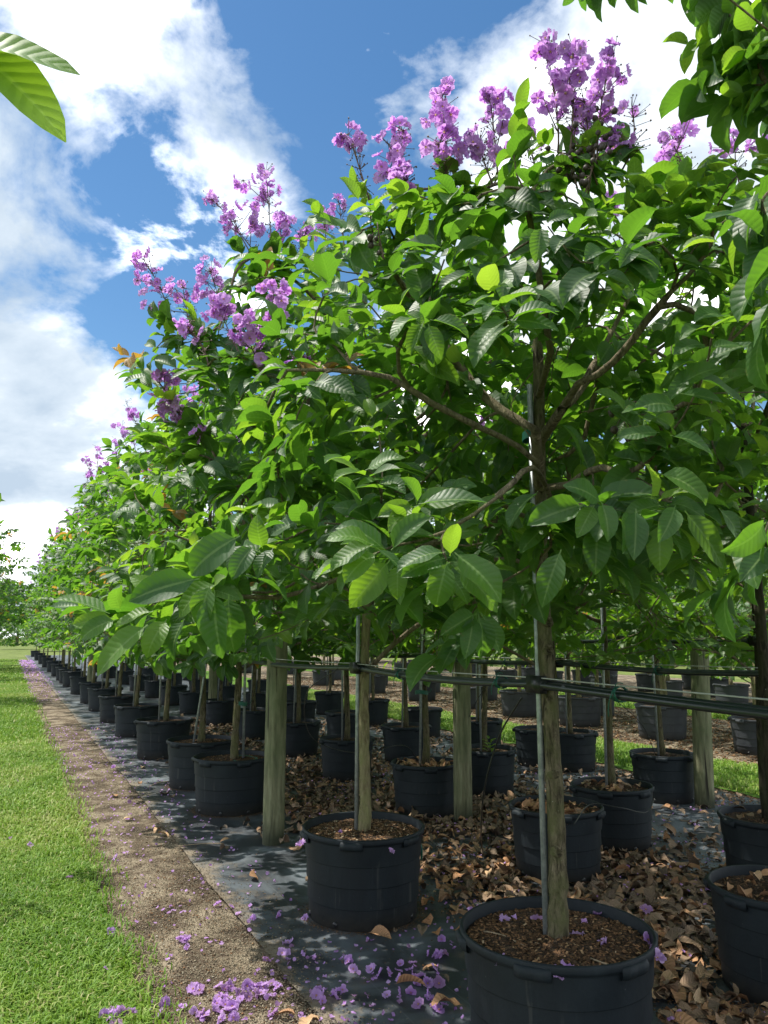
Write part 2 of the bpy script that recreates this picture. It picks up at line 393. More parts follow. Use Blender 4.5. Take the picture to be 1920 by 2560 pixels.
def copy_tree(o, parent=None):
    c = o.copy(); col.objects.link(c); c.parent = parent
    for ch in o.children: copy_tree(ch, c)
    return c
def unit(v): return v / (np.linalg.norm(v) + 1e-9)
def bez(p0, p1, p2, n):
    t = np.linspace(0, 1, n)[:, None]; return (1 - t) ** 2 * p0 + 2 * t * (1 - t) * p1 + t * t * p2
def catmull(P, step=.07):
    P = np.asarray(P, float); Q = np.vstack([2 * P[0] - P[1], P, 2 * P[-1] - P[-2]]); o = []
    for i in range(1, len(Q) - 2):
        n = max(2, int(np.linalg.norm(Q[i + 1] - Q[i]) / step)); t = np.linspace(0, 1, n, endpoint=False)[:, None]
        o.append(.5 * (2 * Q[i] + (Q[i + 1] - Q[i - 1]) * t + (2 * Q[i - 1] - 5 * Q[i] + 4 * Q[i + 1] - Q[i + 2]) * t ** 2 + (3 * Q[i] - Q[i - 1] - 3 * Q[i + 1] + Q[i + 2]) * t ** 3))
    return np.vstack(o + [P[-1:]])
def vnoise(x, y, seed=0):
    a = np.random.default_rng(seed).uniform(0, 6.28, 12); f = (.9, 1.7, 3.1, 5.3, 8.9, 13.7); z = 0
    for i, k in enumerate(f): z = z + np.sin(x * k + a[i] + 1.3 * np.sin(y * k * .6 + a[i + 6])) * np.cos(y * k * .93 + a[11 - i]) / (i + 1.5)
    return z
def sheet(name, x0, x1, y0, y1, z, mat, step=.5, rough=0.0, e0=0.0, e1=0.0, seed=3):
    nx, ny = max(2, int((x1 - x0) / step) + 1), max(2, int((y1 - y0) / step) + 1)
    X, Y = np.meshgrid(np.linspace(0, 1, nx), np.linspace(y0, y1, ny), indexing='ij')
    Z = z + rough * vnoise((x0 + (x1 - x0) * X) * 1.6, Y * 1.6, seed)
    X = (x0 + e0 * (.5 * vnoise(Y * .7, Y * 0 + 2, seed) + .5 * vnoise(Y * 3.7, Y * 0 + 1, seed))) * (1 - X) + (x1 + e1 * vnoise(Y * 1.3, Y * 0, seed + 1)) * X
    i = np.arange(nx * ny).reshape(nx, ny)
    Q = np.stack([i[:-1, :-1], i[1:, :-1], i[1:, 1:], i[:-1, 1:]], -1).reshape(-1, 4)
    return tag(link(name, mesh_from(name, np.stack([X, Y, Z], -1).reshape(-1, 3), Q, mat=mat)), kind='structure')

# ------------------------------------------------------------------ the ground
XA, XB, XC, XD = 2.03, 3.64, 4.6, 6.3                         # rows of pots
g = sheet('ground', -400, 400, -60, 700, -.02, 'ground', 20)
sheet('lawn', -14, .62, -4, 62, .004, 'turf', .25, .004, 0, .05, 5)
sheet('gravel_path', .45, 1.6, -3, 62, -.004, 'path', .12, .006, 0, 0, 6)
sheet('weed_mat', 1.33, 6.95, -1, 75, .014, 'mat', .07, .0048, .024, .05, 9)
sheet('gravel_strip', 6.7, 7.3, -1, 45, .006, 'path', .2, .006, 0, .06, 10)
sheet('grass_alley', 7.05, 8.7, -1, 60, .02, 'turf', .2, .004, .09, .09, 11)
sheet('gravel_bed', 8.6, 13.2, -1, 60, .012, 'path', .3, .006, .05, .05, 12)
sheet('grass_alley', 12.9, 15.2, -1, 70, .024, 'turf', .3, .004, .09, .09, 13)
sheet('gravel_bed', 15.1, 24, -1, 70, .016, 'path', .4, .006, .05, .05, 14)

# ------------------------------------------------------------------ pots
def lathe(mb, prof, sides, mod=None):
    an = np.arange(sides) * 2 * math.pi / sides; V = []
    for i, (r, z) in enumerate(prof):
        rr = np.full(sides, r) if mod is None else mod(i, an, r)
        V.append(np.stack([np.cos(an) * rr, np.sin(an) * rr, np.full(sides, z)], 1))
    a = np.arange(sides); b = (a + 1) % sides
    Q = np.concatenate([np.stack([i * sides + a, i * sides + b, (i + 1) * sides + b, (i + 1) * sides + a], 1) for i in range(len(prof) - 1)])
    return mb.add(np.concatenate(V), Q)
def make_pot(D=.76, H=.50, mat='pot', sides=64):
    r = D / 2; b = r * .875
    def rad(z): return b + (r * .965 - b) * z / H
    prof = [(0.02, .004), (rad(0) - .012, .0), (rad(0) - .002, .006)]
    for z in (.12, .235, .35):                                  # moulded steps in the wall
        z *= H / .5
        prof += [(rad(z) - .007, z - .006), (rad(z) - .007, z - .0045), (rad(z) + .001, z - .003), (rad(z) + .001, z)]
    c0 = len(prof)
    prof += [(rad(.36 * H / .5), .365 * H / .5), (rad(H - .05), H - .045), (rad(H - .04), H - .036)]
    c1 = len(prof)
    prof += [(r - .010, H - .034), (r - .002, H - .030), (r, H - .022), (r, H - .006), (r - .004, H), (r - .013, H), (r - .016, H - .004), (r - .022, H - .06), (r - .03, H - .12)]
    def mod(i, an, rr):
        if c0 <= i < c1: return rr + .0028 * (np.sin(an * 7 + .6) > .1)
        return np.full(len(an), rr)
    root = empty('nursery_pot', (0, 0, 0))
    mb = MB(); lathe(mb, prof, sides, mod); link('pot_wall', mb.mesh('pot_wall', mat), root)
    # soil: slightly mounded rough disc
    mb = MB(); rs = r - .024; zs = H - .045; rings = 9; sd_ = 40
    V = [[0, 0, zs + .018]]
    for i in range(1, rings + 1):
        for j in range(sd_):
            a = j * 2 * math.pi / sd_; q = rs * i / rings
            V.append([q * math.cos(a), q * math.sin(a), zs + .018 * (1 - (i / rings) ** 2) + (rng.normal() * .004 if i < rings else 0)])
    T = [[0, 1 + j, 1 + (j + 1) % sd_] for j in range(sd_)]
    Q = [[1 + (i - 1) * sd_ + j, 1 + i * sd_ + j, 1 + i * sd_ + (j + 1) % sd_, 1 + (i - 1) * sd_ + (j + 1) % sd_] for i in range(1, rings) for j in range(sd_)]
    mb.add(V, Q, T); link('soil', mb.mesh('soil', 'soil'), root)
    # grip tabs moulded under the rim
    mb = MB(); n = 9
    prof2 = [(-.008, -.062), (.010, -.056), (.021, -.040), (.021, -.020), (.008, -.012), (-.008, -.012)]; V = []
    for i in range(n):
        a = (i / (n - 1) - .5) * .36; k = 1.0 if 0 < i < n - 1 else .15
        for (dr, dz) in prof2:
            q = r - .004 + dr * (k if dr > 0 else 1) * (.72 if i == n // 2 else 1); V.append([q * math.cos(a), q * math.sin(a), H + dz])
    m6 = len(prof2)
    Q = [[i * m6 + j, i * m6 + (j + 1) % m6, (i + 1) * m6 + (j + 1) % m6, (i + 1) * m6 + j] for i in range(n - 1) for j in range(m6)]
    mb.add(V, Q); hm = mb.mesh('handle', mat, smooth=False)
    for k in range(6):
        h = link('handle', hm, root); h.rotation_euler.z = R(12 + 60 * k)
    # drain holes
    mb = MB(); lathe(mb, [(.0005, .004), (.016, .004), (.017, -.004), (.017, -.006)], 10); dh = mb.mesh('drain_hole', 'tube')
    for k in range(8):
        a = R(45 * k + 9); h = link('drain_hole', dh, root); h.location = ((rad(.03) - .001) * math.cos(a), (rad(.03) - .001) * math.sin(a), .03)
        h.rotation_euler = (0, R(90), a)
    return root
def mulch(root, D, H, n, pale=0.0, seed=1):
    """loose bark chips over the soil of one pot"""
    r_ = np.random.default_rng(seed); rs = D / 2 - .03
    base = np.array([[-.5, -.5, 0], [.5, -.5, 0], [.55, .5, 0], [-.45, .5, 0], [-.3, -.35, .5], [.4, -.4, .4], [.35, .4, .5], [-.35, .3, .4]])
    Q0 = np.array([[4, 5, 6, 7], [0, 1, 5, 4], [1, 2, 6, 5], [2, 3, 7, 6], [3, 0, 4, 7]])
    a = r_.uniform(0, 6.283, n); q = rs * np.sqrt(r_.uniform(0, 1, n)); V, Q, A = [], [], []
    for i in range(n):
        s = r_.uniform(.006, .02); sz = np.array([s * r_.uniform(.3, .6), s, s * r_.uniform(.15, .5)])
        eu = Matrix.Rotation(r_.uniform(0, 6.28), 3, 'Z') @ Matrix.Rotation(r_.normal() * .5, 3, 'X')
        v = (base * sz) @ np.array(eu).T + [q[i] * math.cos(a[i]), q[i] * math.sin(a[i]), H - .045 + .018 * (1 - (q[i] / rs) ** 2) + .001]
        V.append(v); Q.append(Q0 + 8 * i); A.append(np.tile([0, 0, min(1, r_.beta(1.6, 2.6) + pale * r_.uniform(0, 1))], (8, 1)))
    o = link('mulch', mesh_from('mulch', np.concatenate(V), np.concatenate(Q), luv=np.concatenate(A), mat='chip', smooth=False), root)
    tag(o, kind='stuff')
POT_A = make_pot(.76, .50); POT_B = make_pot(.65, .46); POT_G = make_pot(.80, .50, 'pot_grey', 48)
_first = set()
def place_pot(proto, x, y, label, group=None, sc_=1.0):
    o = proto if proto.name not in _first else copy_tree(proto)
    _first.add(proto.name)
    o.location = (x, y, .014); o.rotation_euler.z = rng.uniform(0, 6.28); o.scale = (sc_ * rng.uniform(.975, 1.02), sc_ * rng.uniform(.975, 1.02), sc_)
    tag(o, label, 'plant pot')
    if group: o['group'] = group
    elif 'group' in o: del o['group']
    return o

# ------------------------------------------------------------------ leaves
def leaf_template(seed, rows=8, cols=5, aspect=.46, tip=.85, blunt=False, curl=1.0):
    """one leaf along +Y, upper side +Z, length 1"""
    r_ = np.random.default_rng(seed); t = np.linspace(0, 1, rows + 1)
    wd = np.sin(np.pi * t ** (.80 if not blunt else .95)) ** (.72 if not blunt else .6)
    if not blunt: wd *= 1 - .25 * np.clip((t - .82) / .18, 0, 1)
    wd = wd * aspect / 2; wd[0] = .012; wd[-1] = .006
    bend = r_.uniform(.35, 1.25) * curl; ang = -bend * t ** 1.3 + bend * .25
    dy = np.cos(ang); dz = np.sin(ang)
    y = np.concatenate([[0], np.cumsum((dy[1:] + dy[:-1]) / 2 / rows)]); z = np.concatenate([[0], np.cumsum((dz[1:] + dz[:-1]) / 2 / rows)])
    fold = r_.uniform(.12, .55); c = np.linspace(-1, 1, cols); ph = r_.uniform(0, 6.28, 2); wav = r_.uniform(.015, .05) * curl
    side = r_.normal() * .08
    V, A = [], []
    for i in range(rows + 1):
        for cc in c:
            h = fold * abs(cc) ** 1.4 * wd[i] + wav * abs(cc) ** 2 * math.sin(t[i] * 9 + ph[0 if cc < 0 else 1]) * min(1, wd[i] / (.1 * aspect))
            x = cc * wd[i] * (1 - .12 * fold) + side * t[i] ** 2
            nz, ny = math.cos(ang[i]), -math.sin(ang[i])
            V.append([x, y[i] + ny * h, z[i] + nz * h]); A.append([t[i], cc, 0])
    idx = np.arange((rows + 1) * cols).reshape(rows + 1, cols)
    Q = np.stack([idx[:-1, :-1], idx[:-1, 1:], idx[1:, 1:], idx[1:, :-1]], -1).reshape(-1, 4)
    V = np.array(V); V[:, 1] += .07
    # petiole
    k = len(V); V = np.vstack([V, [[-.012, -.01, 0], [.012, -.01, 0], [.010, .08, .004], [-.010, .08, .004]]])
    A = A + [[0, 0, 0]] * 4; Q = np.vstack([Q, [[k, k + 1, k + 2, k + 3]]])
    return V, Q, np.array(A, float)
LEAF_HI = [leaf_template(i, 7, 5, np.random.default_rng(i).uniform(.48, .60)) for i in range(12)]
LEAF_LO = [leaf_template(50 + i, 5, 3, .53) for i in range(8)]
LEAF_RD = [leaf_template(90 + i, 5, 3, .55, blunt=True, curl=.6) for i in range(8)]
LEAF_FAR = [leaf_template(130 + i, 3, 3, .5) for i in range(6)]
LITTER = [leaf_template(170 + i, 6, 3, np.random.default_rng(i).uniform(.38, .58), curl=np.random.default_rng(i + 3).uniform(.6, 2.6)) for i in range(10)]
BINS = (.06, .25, .45, .65, .8, .92, 1.0)
_leafmesh = {}
def leaf_mesh(kind, T, vi, young, mat):
    b = int(np.argmin([abs(young - k) for k in BINS])); key = (kind, vi, b)
    if key not in _leafmesh:
        V, Q, A = T[vi]; A = A.copy(); A[:, 2] = BINS[b]; _leafmesh[key] = mesh_from('leaf', V, Q, luv=A, mat=mat)
    return _leafmesh[key]
def frame(axis, normal):
    a = unit(axis); n = normal - a * (normal @ a); n = unit(n); return np.stack([np.cross(a, n), a, n], 1)
def join_leaves(items, T, mat, name='foliage'):
    """items: list of (pos, 3x3 frame, size, variant, young) -> one mesh"""
    V, Q, A, n = [], [], [], 0
    by = {}
    for it in items: by.setdefault(it[3], []).append(it)
    for vi, its in by.items():
        v, q, a = T[vi]; P = np.array([i[0] for i in its]); F = np.array([i[1] for i in its]); s = np.array([i[2] for i in its])
        W = np.einsum('nij,kj->nki', F, v) * s[:, None, None] + P[:, None, :]
        k = len(v); V.append(W.reshape(-1, 3)); Q.append((q[None] + (np.arange(len(its)) * k)[:, None, None]).reshape(-1, 4) + n)
        aa = np.tile(a, (len(its), 1, 1)); aa[:, :, 2] = np.array([i[4] for i in its])[:, None]; A.append(aa.reshape(-1, 3)); n += k * len(its)
    return mesh_from(name, np.concatenate(V), np.concatenate(Q), luv=np.concatenate(A), mat=mat)

# ------------------------------------------------------------------ blossoms
def blossom_template(seed, r=.0275, g=4):
    r_ = np.random.default_rng(seed); mb = MB()
    for k in range(6):
        a = k * math.pi / 3 + r_.normal() * .12; ca, sa = math.cos(a), math.sin(a); V, A = [], []; up = r_.uniform(.1, .5)
        for i in range(g + 1):
            t = i / g; wd = (.18 + 1.0 * t ** .55 * (1 - .55 * t ** 4)) * r * .66
            for j in range(4):
                c = j / 1.5 - 1; q = .004 + t * r * (1 - .1 * abs(c)) + r_.normal() * .0022 * t
                y = c * wd; z = up * r * t + (.006 * math.sin(5 * c + 4 * t + r_.uniform(0, 6)) + r_.normal() * .0034) * t
                V.append([q * ca - y * sa, q * sa + y * ca, z]); A.append([t, c, 0])
        Q = [[i * 4 + j, i * 4 + j + 1, (i + 1) * 4 + j + 1, (i + 1) * 4 + j] for i in range(g) for j in range(3)]
        mb.add(V, Q, None, A)
    V = [[0, 0, .009]] + [[.0045 * math.cos(a), .0045 * math.sin(a), .002] for a in np.arange(8) * .785]
    mb.add(V, None, [[0, 1 + j, 1 + (j + 1) % 8] for j in range(8)], [[.5, 0, 1]] * 9)
    return mb
_BT = [blossom_template(i) for i in range(5)]
BLOSSOM = [b.mesh('blossom', 'petal') for b in _BT]
BLOSSOM_ARR = [(np.concatenate(b.V), np.concatenate(b.Q), np.concatenate(b.A)) for b in [blossom_template(20 + i, .032, 2) for i in range(4)]]
def rand_rot(r_, up=.0):
    n = unit(r_.normal(size=3) + np.array([0, 0, up])); return frame(np.cross(n, r_.normal(size=3)), n)
def mat4(P, F, s):
    m = np.eye(4); m[:3, :3] = F * s; m[:3, 3] = P; return Matrix(m.tolist())
def panicle(root, base, tip, clusters, r_, objects=True):
    """an upright flower spike: stalk with buds, and blossoms in bunches; points are relative to root"""
    mid = (base + tip) / 2 + r_.normal(size=3) * .03; mb = MB(); stem = bez(base, mid, tip, 9)
    mb.tube(stem, np.linspace(.0042, .0018, 9), 5)
    bl = []
    for (c, n, sp) in clusters:
        k = int(np.clip(np.argmin(np.linalg.norm(stem - c, axis=1)), 0, 8)); s0 = stem[max(0, k - 2)]
        mb.tube(bez(s0, (s0 + c) / 2 + np.array([0, 0, -.01]), c, 5), [.003, .0026, .0022, .002, .0018], 4)
        sp = sp * 1.3
        for i in range(max(2, int(n * .85))):
            o = unit(r_.normal(size=3)) * sp * r_.uniform(.35, 1.0) * np.array([1, 1, .85]); p = c + o
            mb.tube([c - o * .2, p], [.0014, .0012], 3, False); bl.append((p, unit(o + r_.normal(size=3) * .03)))
    for i in range(40):                                        # buds and spent calyces on side stalks
        k = r_.integers(2, 9); d = unit(r_.normal(size=3) * [1, 1, .5] + [0, 0, .5]); q = stem[k] + d * r_.uniform(.02, .075)
        mb.tube([stem[k], q], [.0016, .0012], 3, False); b = r_.uniform(.003, .0055)
        mb.add(q + b * np.array([[1, 0, 0], [-1, 0, 0], [0, 1, 0], [0, -1, 0], [0, 0, 1.3], [0, 0, -1]]), None,
               [[0, 2, 4], [2, 1, 4], [1, 3, 4], [3, 0, 4], [2, 0, 5], [1, 2, 5], [3, 1, 5], [0, 3, 5]])
    part = link('flower_panicle', mb.mesh('flower_panicle', 'stalk'), root)
    if objects:
        for p, nrm in bl:
            o = link('blossom', BLOSSOM[r_.integers(5)], part)
            o.matrix_basis = mat4(p, frame(np.cross(nrm, r_.normal(size=3)), nrm), r_.uniform(.72, 1.12))
    elif bl:
        m2 = MB()
        for p, nrm in bl:
            v, q, a = BLOSSOM_ARR[r_.integers(4)]; m2.add(v @ (frame(np.cross(nrm, r_.normal(size=3)), nrm) * r_.uniform(.9, 1.2)).T + p, q, None, a)
        tag(link('blossom_mass', m2.mesh('blossom_mass', 'petal'), part), kind='stuff')
def uv_sphere(r, seg=8, rings=5):
    V = [[0, 0, r]] + [[r * math.sin(math.pi * i / rings) * math.cos(6.283 * j / seg), r * math.sin(math.pi * i / rings) * math.sin(6.283 * j / seg), r * math.cos(math.pi * i / rings)] for i in range(1, rings) for j in range(seg)] + [[0, 0, -r * 1.25]]
    T = [[0, 1 + j, 1 + (j + 1) % seg] for j in range(seg)] + [[len(V) - 1, 1 + (rings - 2) * seg + (j + 1) % seg, 1 + (rings - 2) * seg + j] for j in range(seg)]
    Q = [[1 + i * seg + j, 1 + (i + 1) * seg + j, 1 + (i + 1) * seg + (j + 1) % seg, 1 + i * seg + (j + 1) % seg] for i in range(rings - 2) for j in range(seg)]
    return V, Q, T
_mb = MB(); _mb.add(*uv_sphere(.0115)); CAPSULE = _mb.mesh('seed_capsule', 'capsule')
def fruit_cluster(root, base, tip, n, r_, spread=.06):
    mb = MB(); stem = bez(base, (base + tip) / 2 + r_.normal(size=3) * .02, tip, 8); mb.tube(stem, np.linspace(.004, .002, 8), 5); sp = []
    for i in range(n):
        k = r_.integers(3, 8); d = unit(r_.normal(size=3)); p = stem[k] + d * spread * r_.uniform(.4, 1)
        mb.tube([stem[k], p], [.002, .0016], 4, False); sp.append(p)
    part = link('fruit_cluster', mb.mesh('fruit_cluster', 'stalk'), root)
    for p in sp:
        o = link('seed_capsule', CAPSULE, part); o.location = p; k = r_.uniform(.8, 1.2); o.scale = (k, k, k); o.rotation_euler = (r_.uniform(-.6, .6), r_.uniform(-.6, .6), 0)

# ------------------------------------------------------------------ trees
def grow(base, r_, H=3.0, Rad=1.3, zlo=1.75, zhi=3.9, ntips=120, nlimbs=7, limbs=None, extra=(), lean=(0, 0), avoid=None, top_bias=.0, round_crown=True):
    """skeleton: trunk and limb polylines plus the twig tips; all points relative to base"""
    zs = np.linspace(.40, H, 14); tr = np.stack([lean[0] * (zs - .4) + .012 * np.sin(zs * 3 + r_.uniform(0, 6)), lean[1] * (zs - .4) + .012 * np.sin(zs * 2.3 + r_.uniform(0, 6)), zs], 1)
    tr[0, :2] = 0
    P, D, PA, LI = [], [], [], []                               # node position, direction, parent, limb
    for i, p in enumerate(tr):
        P.append(p); D.append(np.array([0, 0, 1.])); PA.append(i - 1); LI.append(-1)
    polys = []
    def add_poly(pts, parent, limb):
        ids = [parent]
        for i, p in enumerate(pts):
            d = unit(p - (P[ids[-1]])); P.append(p); D.append(d); PA.append(ids[-1]); LI.append(limb); ids.append(len(P) - 1)
        polys.append((ids, limb)); return ids
    if limbs is None:
        limbs = []; a0 = r_.uniform(0, 6.28)
        for i in range(nlimbs):
            a = a0 + i * 2.4 + r_.normal() * .2; f = i / max(1, nlimbs - 1); h = zlo - .12 + (H - zlo - .1) * f ** .8
            q = Rad * r_.uniform(.55, .78) * (1 - .35 * f); zt = h + r_.uniform(.15, .55) + .35 * f
            s = tr[np.argmin(abs(tr[:, 2] - h))]; e = np.array([s[0] + q * math.cos(a), s[1] + q * math.sin(a), zt])
            c = s + (e - s) * .45 + np.array([0, 0, r_.uniform(-.05, .22)]) + r_.normal(size=3) * .05
            limbs.append(bez(s, c, e, 10))
    for li, pl in enumerate(limbs):
        pl = np.asarray(pl); par = int(np.argmin(np.linalg.norm(tr - pl[0], axis=1)))
        add_poly(pl[1:], par, li)
    tips = [np.asarray(e, float) for e in extra]
    k = 0; zc = (zlo + zhi) / 2
    while len(tips) < ntips and k < 20000:
        k += 1; best = None
        for _ in range(5):                                     # best of five candidates keeps the tips apart
            q = math.sqrt(r_.uniform(.05, 1)); a = r_.uniform(0, 6.283); h = r_.uniform(0, 1)
            env = (1 - (2 * h - .75) ** 2 / 1.7) ** .5 if (2 * h - .75) ** 2 < 1.7 else .1
            p = np.array([q * Rad * env * math.cos(a), q * Rad * env * math.sin(a), zlo + (zhi - zlo) * h]) + np.array([lean[0], lean[1], 0]) * 1.5
            if avoid is not None and avoid(p + base): continue
            dm = min((np.linalg.norm(p - t) for t in tips[-260:]), default=9)
            if best is None or dm > best[0]: best = (dm, p)
        if best: tips.append(best[1])
    PN = np.array(P); order = np.argsort([np.min(np.linalg.norm(PN[8:] - t, axis=1)) for t in tips]); ends = []
    for oi in order:
        t = tips[oi]; PN = np.array(P); DN = np.array(D); v = t - PN; dist = np.linalg.norm(v, axis=1) + 1e-6
        cosang = np.einsum('ij,ij->i', v, DN) / dist
        cost = dist * (1.35 - .45 * cosang) + np.where(PN[:, 2] > t[2] + .25, .25, 0); cost[:7] += 1.2
        for lim_i in range(len(cost)): pass
        b = int(np.argmin(cost)); n = max(3, int(dist[b] / .09)); p0 = PN[b]
        c = p0 + DN[b] * dist[b] * .35 + (t - p0) * .2 + r_.normal(size=3) * .03 * min(1, dist[b] * 2)
        li = LI[b] if LI[b] >= 0 else len(limbs) + 1
        ids = add_poly(bez(p0, c, t, n + 1)[1:], b, li); ends.append(ids[-1])
    cnt = np.zeros(len(P))
    for e in ends:
        k = e
        while k >= 0: cnt[k] += 1; k = PA[k]
    rad = .0030 * np.maximum(cnt, .6) ** .47
    return dict(trunk=tr, P=np.array(P), D=np.array(D), polys=polys, ends=ends, rad=rad, nl=len(limbs))
def twig_leaves(sk, r_, per=9, size=(.12, .20), young=.35, droop=(.15, 1.0), big=None, nvar=12, length=.26, tint=.03):
    items = []
    for e in sk['ends']:
        p = sk['P'][e]; d = unit(sk['D'][e] * .7 + np.array([0, 0, .22]) + unit(np.array([p[0], p[1], .0]) + 1e-6) * .35)
        s = unit(np.cross(d, [0, 0, 1]) + r_.normal(size=3) * .25); n = max(2, int(per / 2 + r_.uniform(-.8, 1.2)))
        yb = r_.uniform(0, 1); fresh = yb < young; orange = r_.uniform() < tint; cur = p.copy()
        for i in range(n + 1):
            f = i / n; cur = p + d * (length * (f - .55)) + np.array([0, 0, -.05 * f * f])
            for sg in ((-1, 1) if i < n else (0,)):
                ax = d * (.35 + .5 * f) + s * sg * r_.uniform(.65, 1.15) + np.array([0, 0, -r_.uniform(*droop) * (.35 if i == n else .8)]) + r_.normal(size=3) * .18
                if i == n: ax = d + np.array([0, 0, -.1]) + r_.normal(size=3) * .3
                nr = np.array([0, 0, 1.]) + d * .25 + r_.normal(size=3) * .28 + unit(np.array([p[0], p[1], 0]) + 1e-6) * .65
                z = r_.uniform(*size) * (1.0 - (.35 * f if fresh else .08 * f))
                y = min(.92, max(0.02, r_.beta(2, 3.2) * .62 + (.42 * f + .12 if fresh else 0)))
                if orange and f > .5: y = 1.0
                items.append([cur + r_.normal(size=3) * .012, frame(ax, nr), z, int(r_.integers(nvar)), y])
    return items
def make_tree(base, seed, label=None, group=None, cat='tree', detail=2, n_obj=0, per=9, size=(.12, .20), leafkind='hi', bark_='bark', r0=.036,
              skel=None, flowers=0, name='flowering_tree', clusters=(), fruits=(), young=.35, droop=(.15, 1.0), extra_leaves=(), tint=.03, branch_mat='twig', **kw):
    r_ = np.random.default_rng(seed); base = np.array(base, float)
    sk = grow(base, r_, **kw) if skel is None else skel
    root = empty(name, base, label, cat, group)
    T, mat = {'hi': (LEAF_HI, 'leaf'), 'lo': (LEAF_LO, 'leaf'), 'round': (LEAF_RD, 'leaf_round'), 'far': (LEAF_FAR, 'leaf')}[leafkind]
    tr = sk['trunk']; k = len(tr); rr = np.linspace(r0, r0 * .55, k); rr[0] *= 1.3; rr[1] *= 1.04
    if detail >= 2: tr2 = catmull(tr, .05); rr2 = np.interp(tr2[:, 2], tr[:, 2], rr) * (1 + .05 * r_.normal(size=len(tr2)))
    else: tr2, rr2 = tr, rr
    mb = MB(); mb.tube(tr2, rr2, 14 if detail >= 2 else 8, jit=.035 if detail >= 2 else 0); link('trunk', mb.mesh('trunk', bark_), root)
    groups = {}
    for ids, li in sk['polys']: groups.setdefault(li if detail >= 1 else 0, []).append(ids)
    for li, pls in groups.items():
        mb = MB()
        for ids in pls:
            rad = sk['rad'][ids].copy(); rad[0] = min(rad[0], rad[1] * 1.25); rad = np.minimum(rad, r0 * .72)
            mb.tube(sk['P'][ids], rad, 7 if detail >= 2 else 4, False, jit=.04 if detail >= 2 else 0)
        link('branch' if detail >= 1 else 'branchwork', mb.mesh('branch', branch_mat), root)
    items = twig_leaves(sk, r_, per, size, young, droop, nvar=len(T), tint=tint) + list(extra_leaves)
    if n_obj:                                                  # the leaves that show largest are objects of their own
        def score(it):
            u, v, z = proj(it[0] + base)
            if z < .2 or not (-60 < u < 1720 and -60 < v < 2272): return 1e9
            return z / (it[2] + .02)
        o_ = np.argsort([score(it) for it in items]); chosen = set(o_[:n_obj].tolist())
        for i in chosen:
            p, F, s, vi, y = items[i]; o = link('leaf', leaf_mesh(leafkind, T, vi, y, mat), root); o.matrix_basis = mat4(p, F, s)
        items = [it for i, it in enumerate(items) if i not in chosen]
    if items: tag(link('foliage', join_leaves(items, T, mat), root), kind='stuff')
    for (pb, pt, cl) in clusters: panicle(root, pb - base, pt - base, [(c - base, n, sp) for c, n, sp in cl], r_, True)
    for (pb, pt, n) in fruits: fruit_cluster(root, pb - base, pt - base, n, r_)
    if flowers:
        e = sorted(sk['ends'], key=lambda i: -(sk['P'][i][2] + .35 * r_.uniform()))[:flowers * 2]
        for i in r_.permutation(e)[:flowers]:
            b = sk['P'][i]; t = b + np.array([r_.normal() * .06, r_.normal() * .06, r_.uniform(.3, .48)]) + unit(np.array([b[0], b[1], 0]) + 1e-6) * .08
            cl = [(b + (t - b) * f + r_.normal(size=3) * .04, int(r_.integers(4, 8)), .05) for f in (.5, .72, .92)]
            panicle(root, b, t, cl, r_, False)
    return root

# -- placement of the flower bunches: (u, v, depth, how many blossoms, spread)
def pan(items, depth, foot, n=None):
    """a panicle from its bunches' photograph positions at one distance; foot is where the stalk leaves the leaves"""
    cl = [(px(u, v, depth + random.uniform(-.05, .05)), k, sp) for u, v, k, sp in items]
    return (px(*foot, depth), cl[0][0], cl)
d1, d2 = 2.95, 4.55
PAN1 = [
    pan([(1178, 95, 5, .035), (1180, 125, 5, .04), (1195, 215, 7, .055), (1175, 215, 4, .04)], d1, (1205, 330)),
    pan([(1238, 105, 6, .032), (1228, 165, 13, .065), (1205, 150, 4, .04)], d1 - .1, (1230, 340)),
    pan([(1325, 120, 6, .035), (1312, 148, 8, .045), (1340, 160, 4, .04), (1300, 210, 8, .06)], d1, (1290, 345)),
    pan([(1262, 220, 10, .065), (1240, 250, 6, .05), (1320, 240, 7, .05)], d1 - .05, (1265, 350)),
    pan([(1365, 235, 3, .035), (1340, 290, 6, .05), (1325, 300, 4, .045)], d1, (1335, 380)),
    pan([(1060, 222, 11, .06), (1088, 232, 6, .05), (1085, 265, 4, .035)], d1 + .1, (1075, 380)),
    pan([(956, 205, 6, .04), (958, 245, 8, .05), (948, 262, 5, .045)], d1 + .15, (985, 390)),
    pan([(1035, 305, 10, .06), (1060, 318, 6, .05)], d1 + .05, (1065, 400)),
    pan([(950, 310, 12, .065), (985, 330, 8, .06), (968, 345, 6, .05)], d1 + .1, (1000, 420)),
    pan([(1130, 300, 8, .06), (1150, 285, 4, .05)], d1 + .3, (1150, 390)),
    pan([(870, 282, 8, .045), (838, 310, 10, .06), (848, 350, 12, .065), (832, 368, 6, .05)], d1 + .3, (880, 450)),
    pan([(875, 392, 12, .065), (860, 375, 6, .05)], d1 + .2, (900, 470)),
    pan([(1450, 303, 8, .055), (1480, 270, 3, .04), (1500, 235, 3, .03)], d1 + .5, (1495, 400)),
    pan([(1590, 312, 9, .06), (1565, 320, 6, .05), (1640, 318, 5, .05)], d1 + .5, (1600, 410)),
    pan([(752, 290, 7, .045), (766, 312, 7, .05)], d1 + .35, (800, 440)),
]
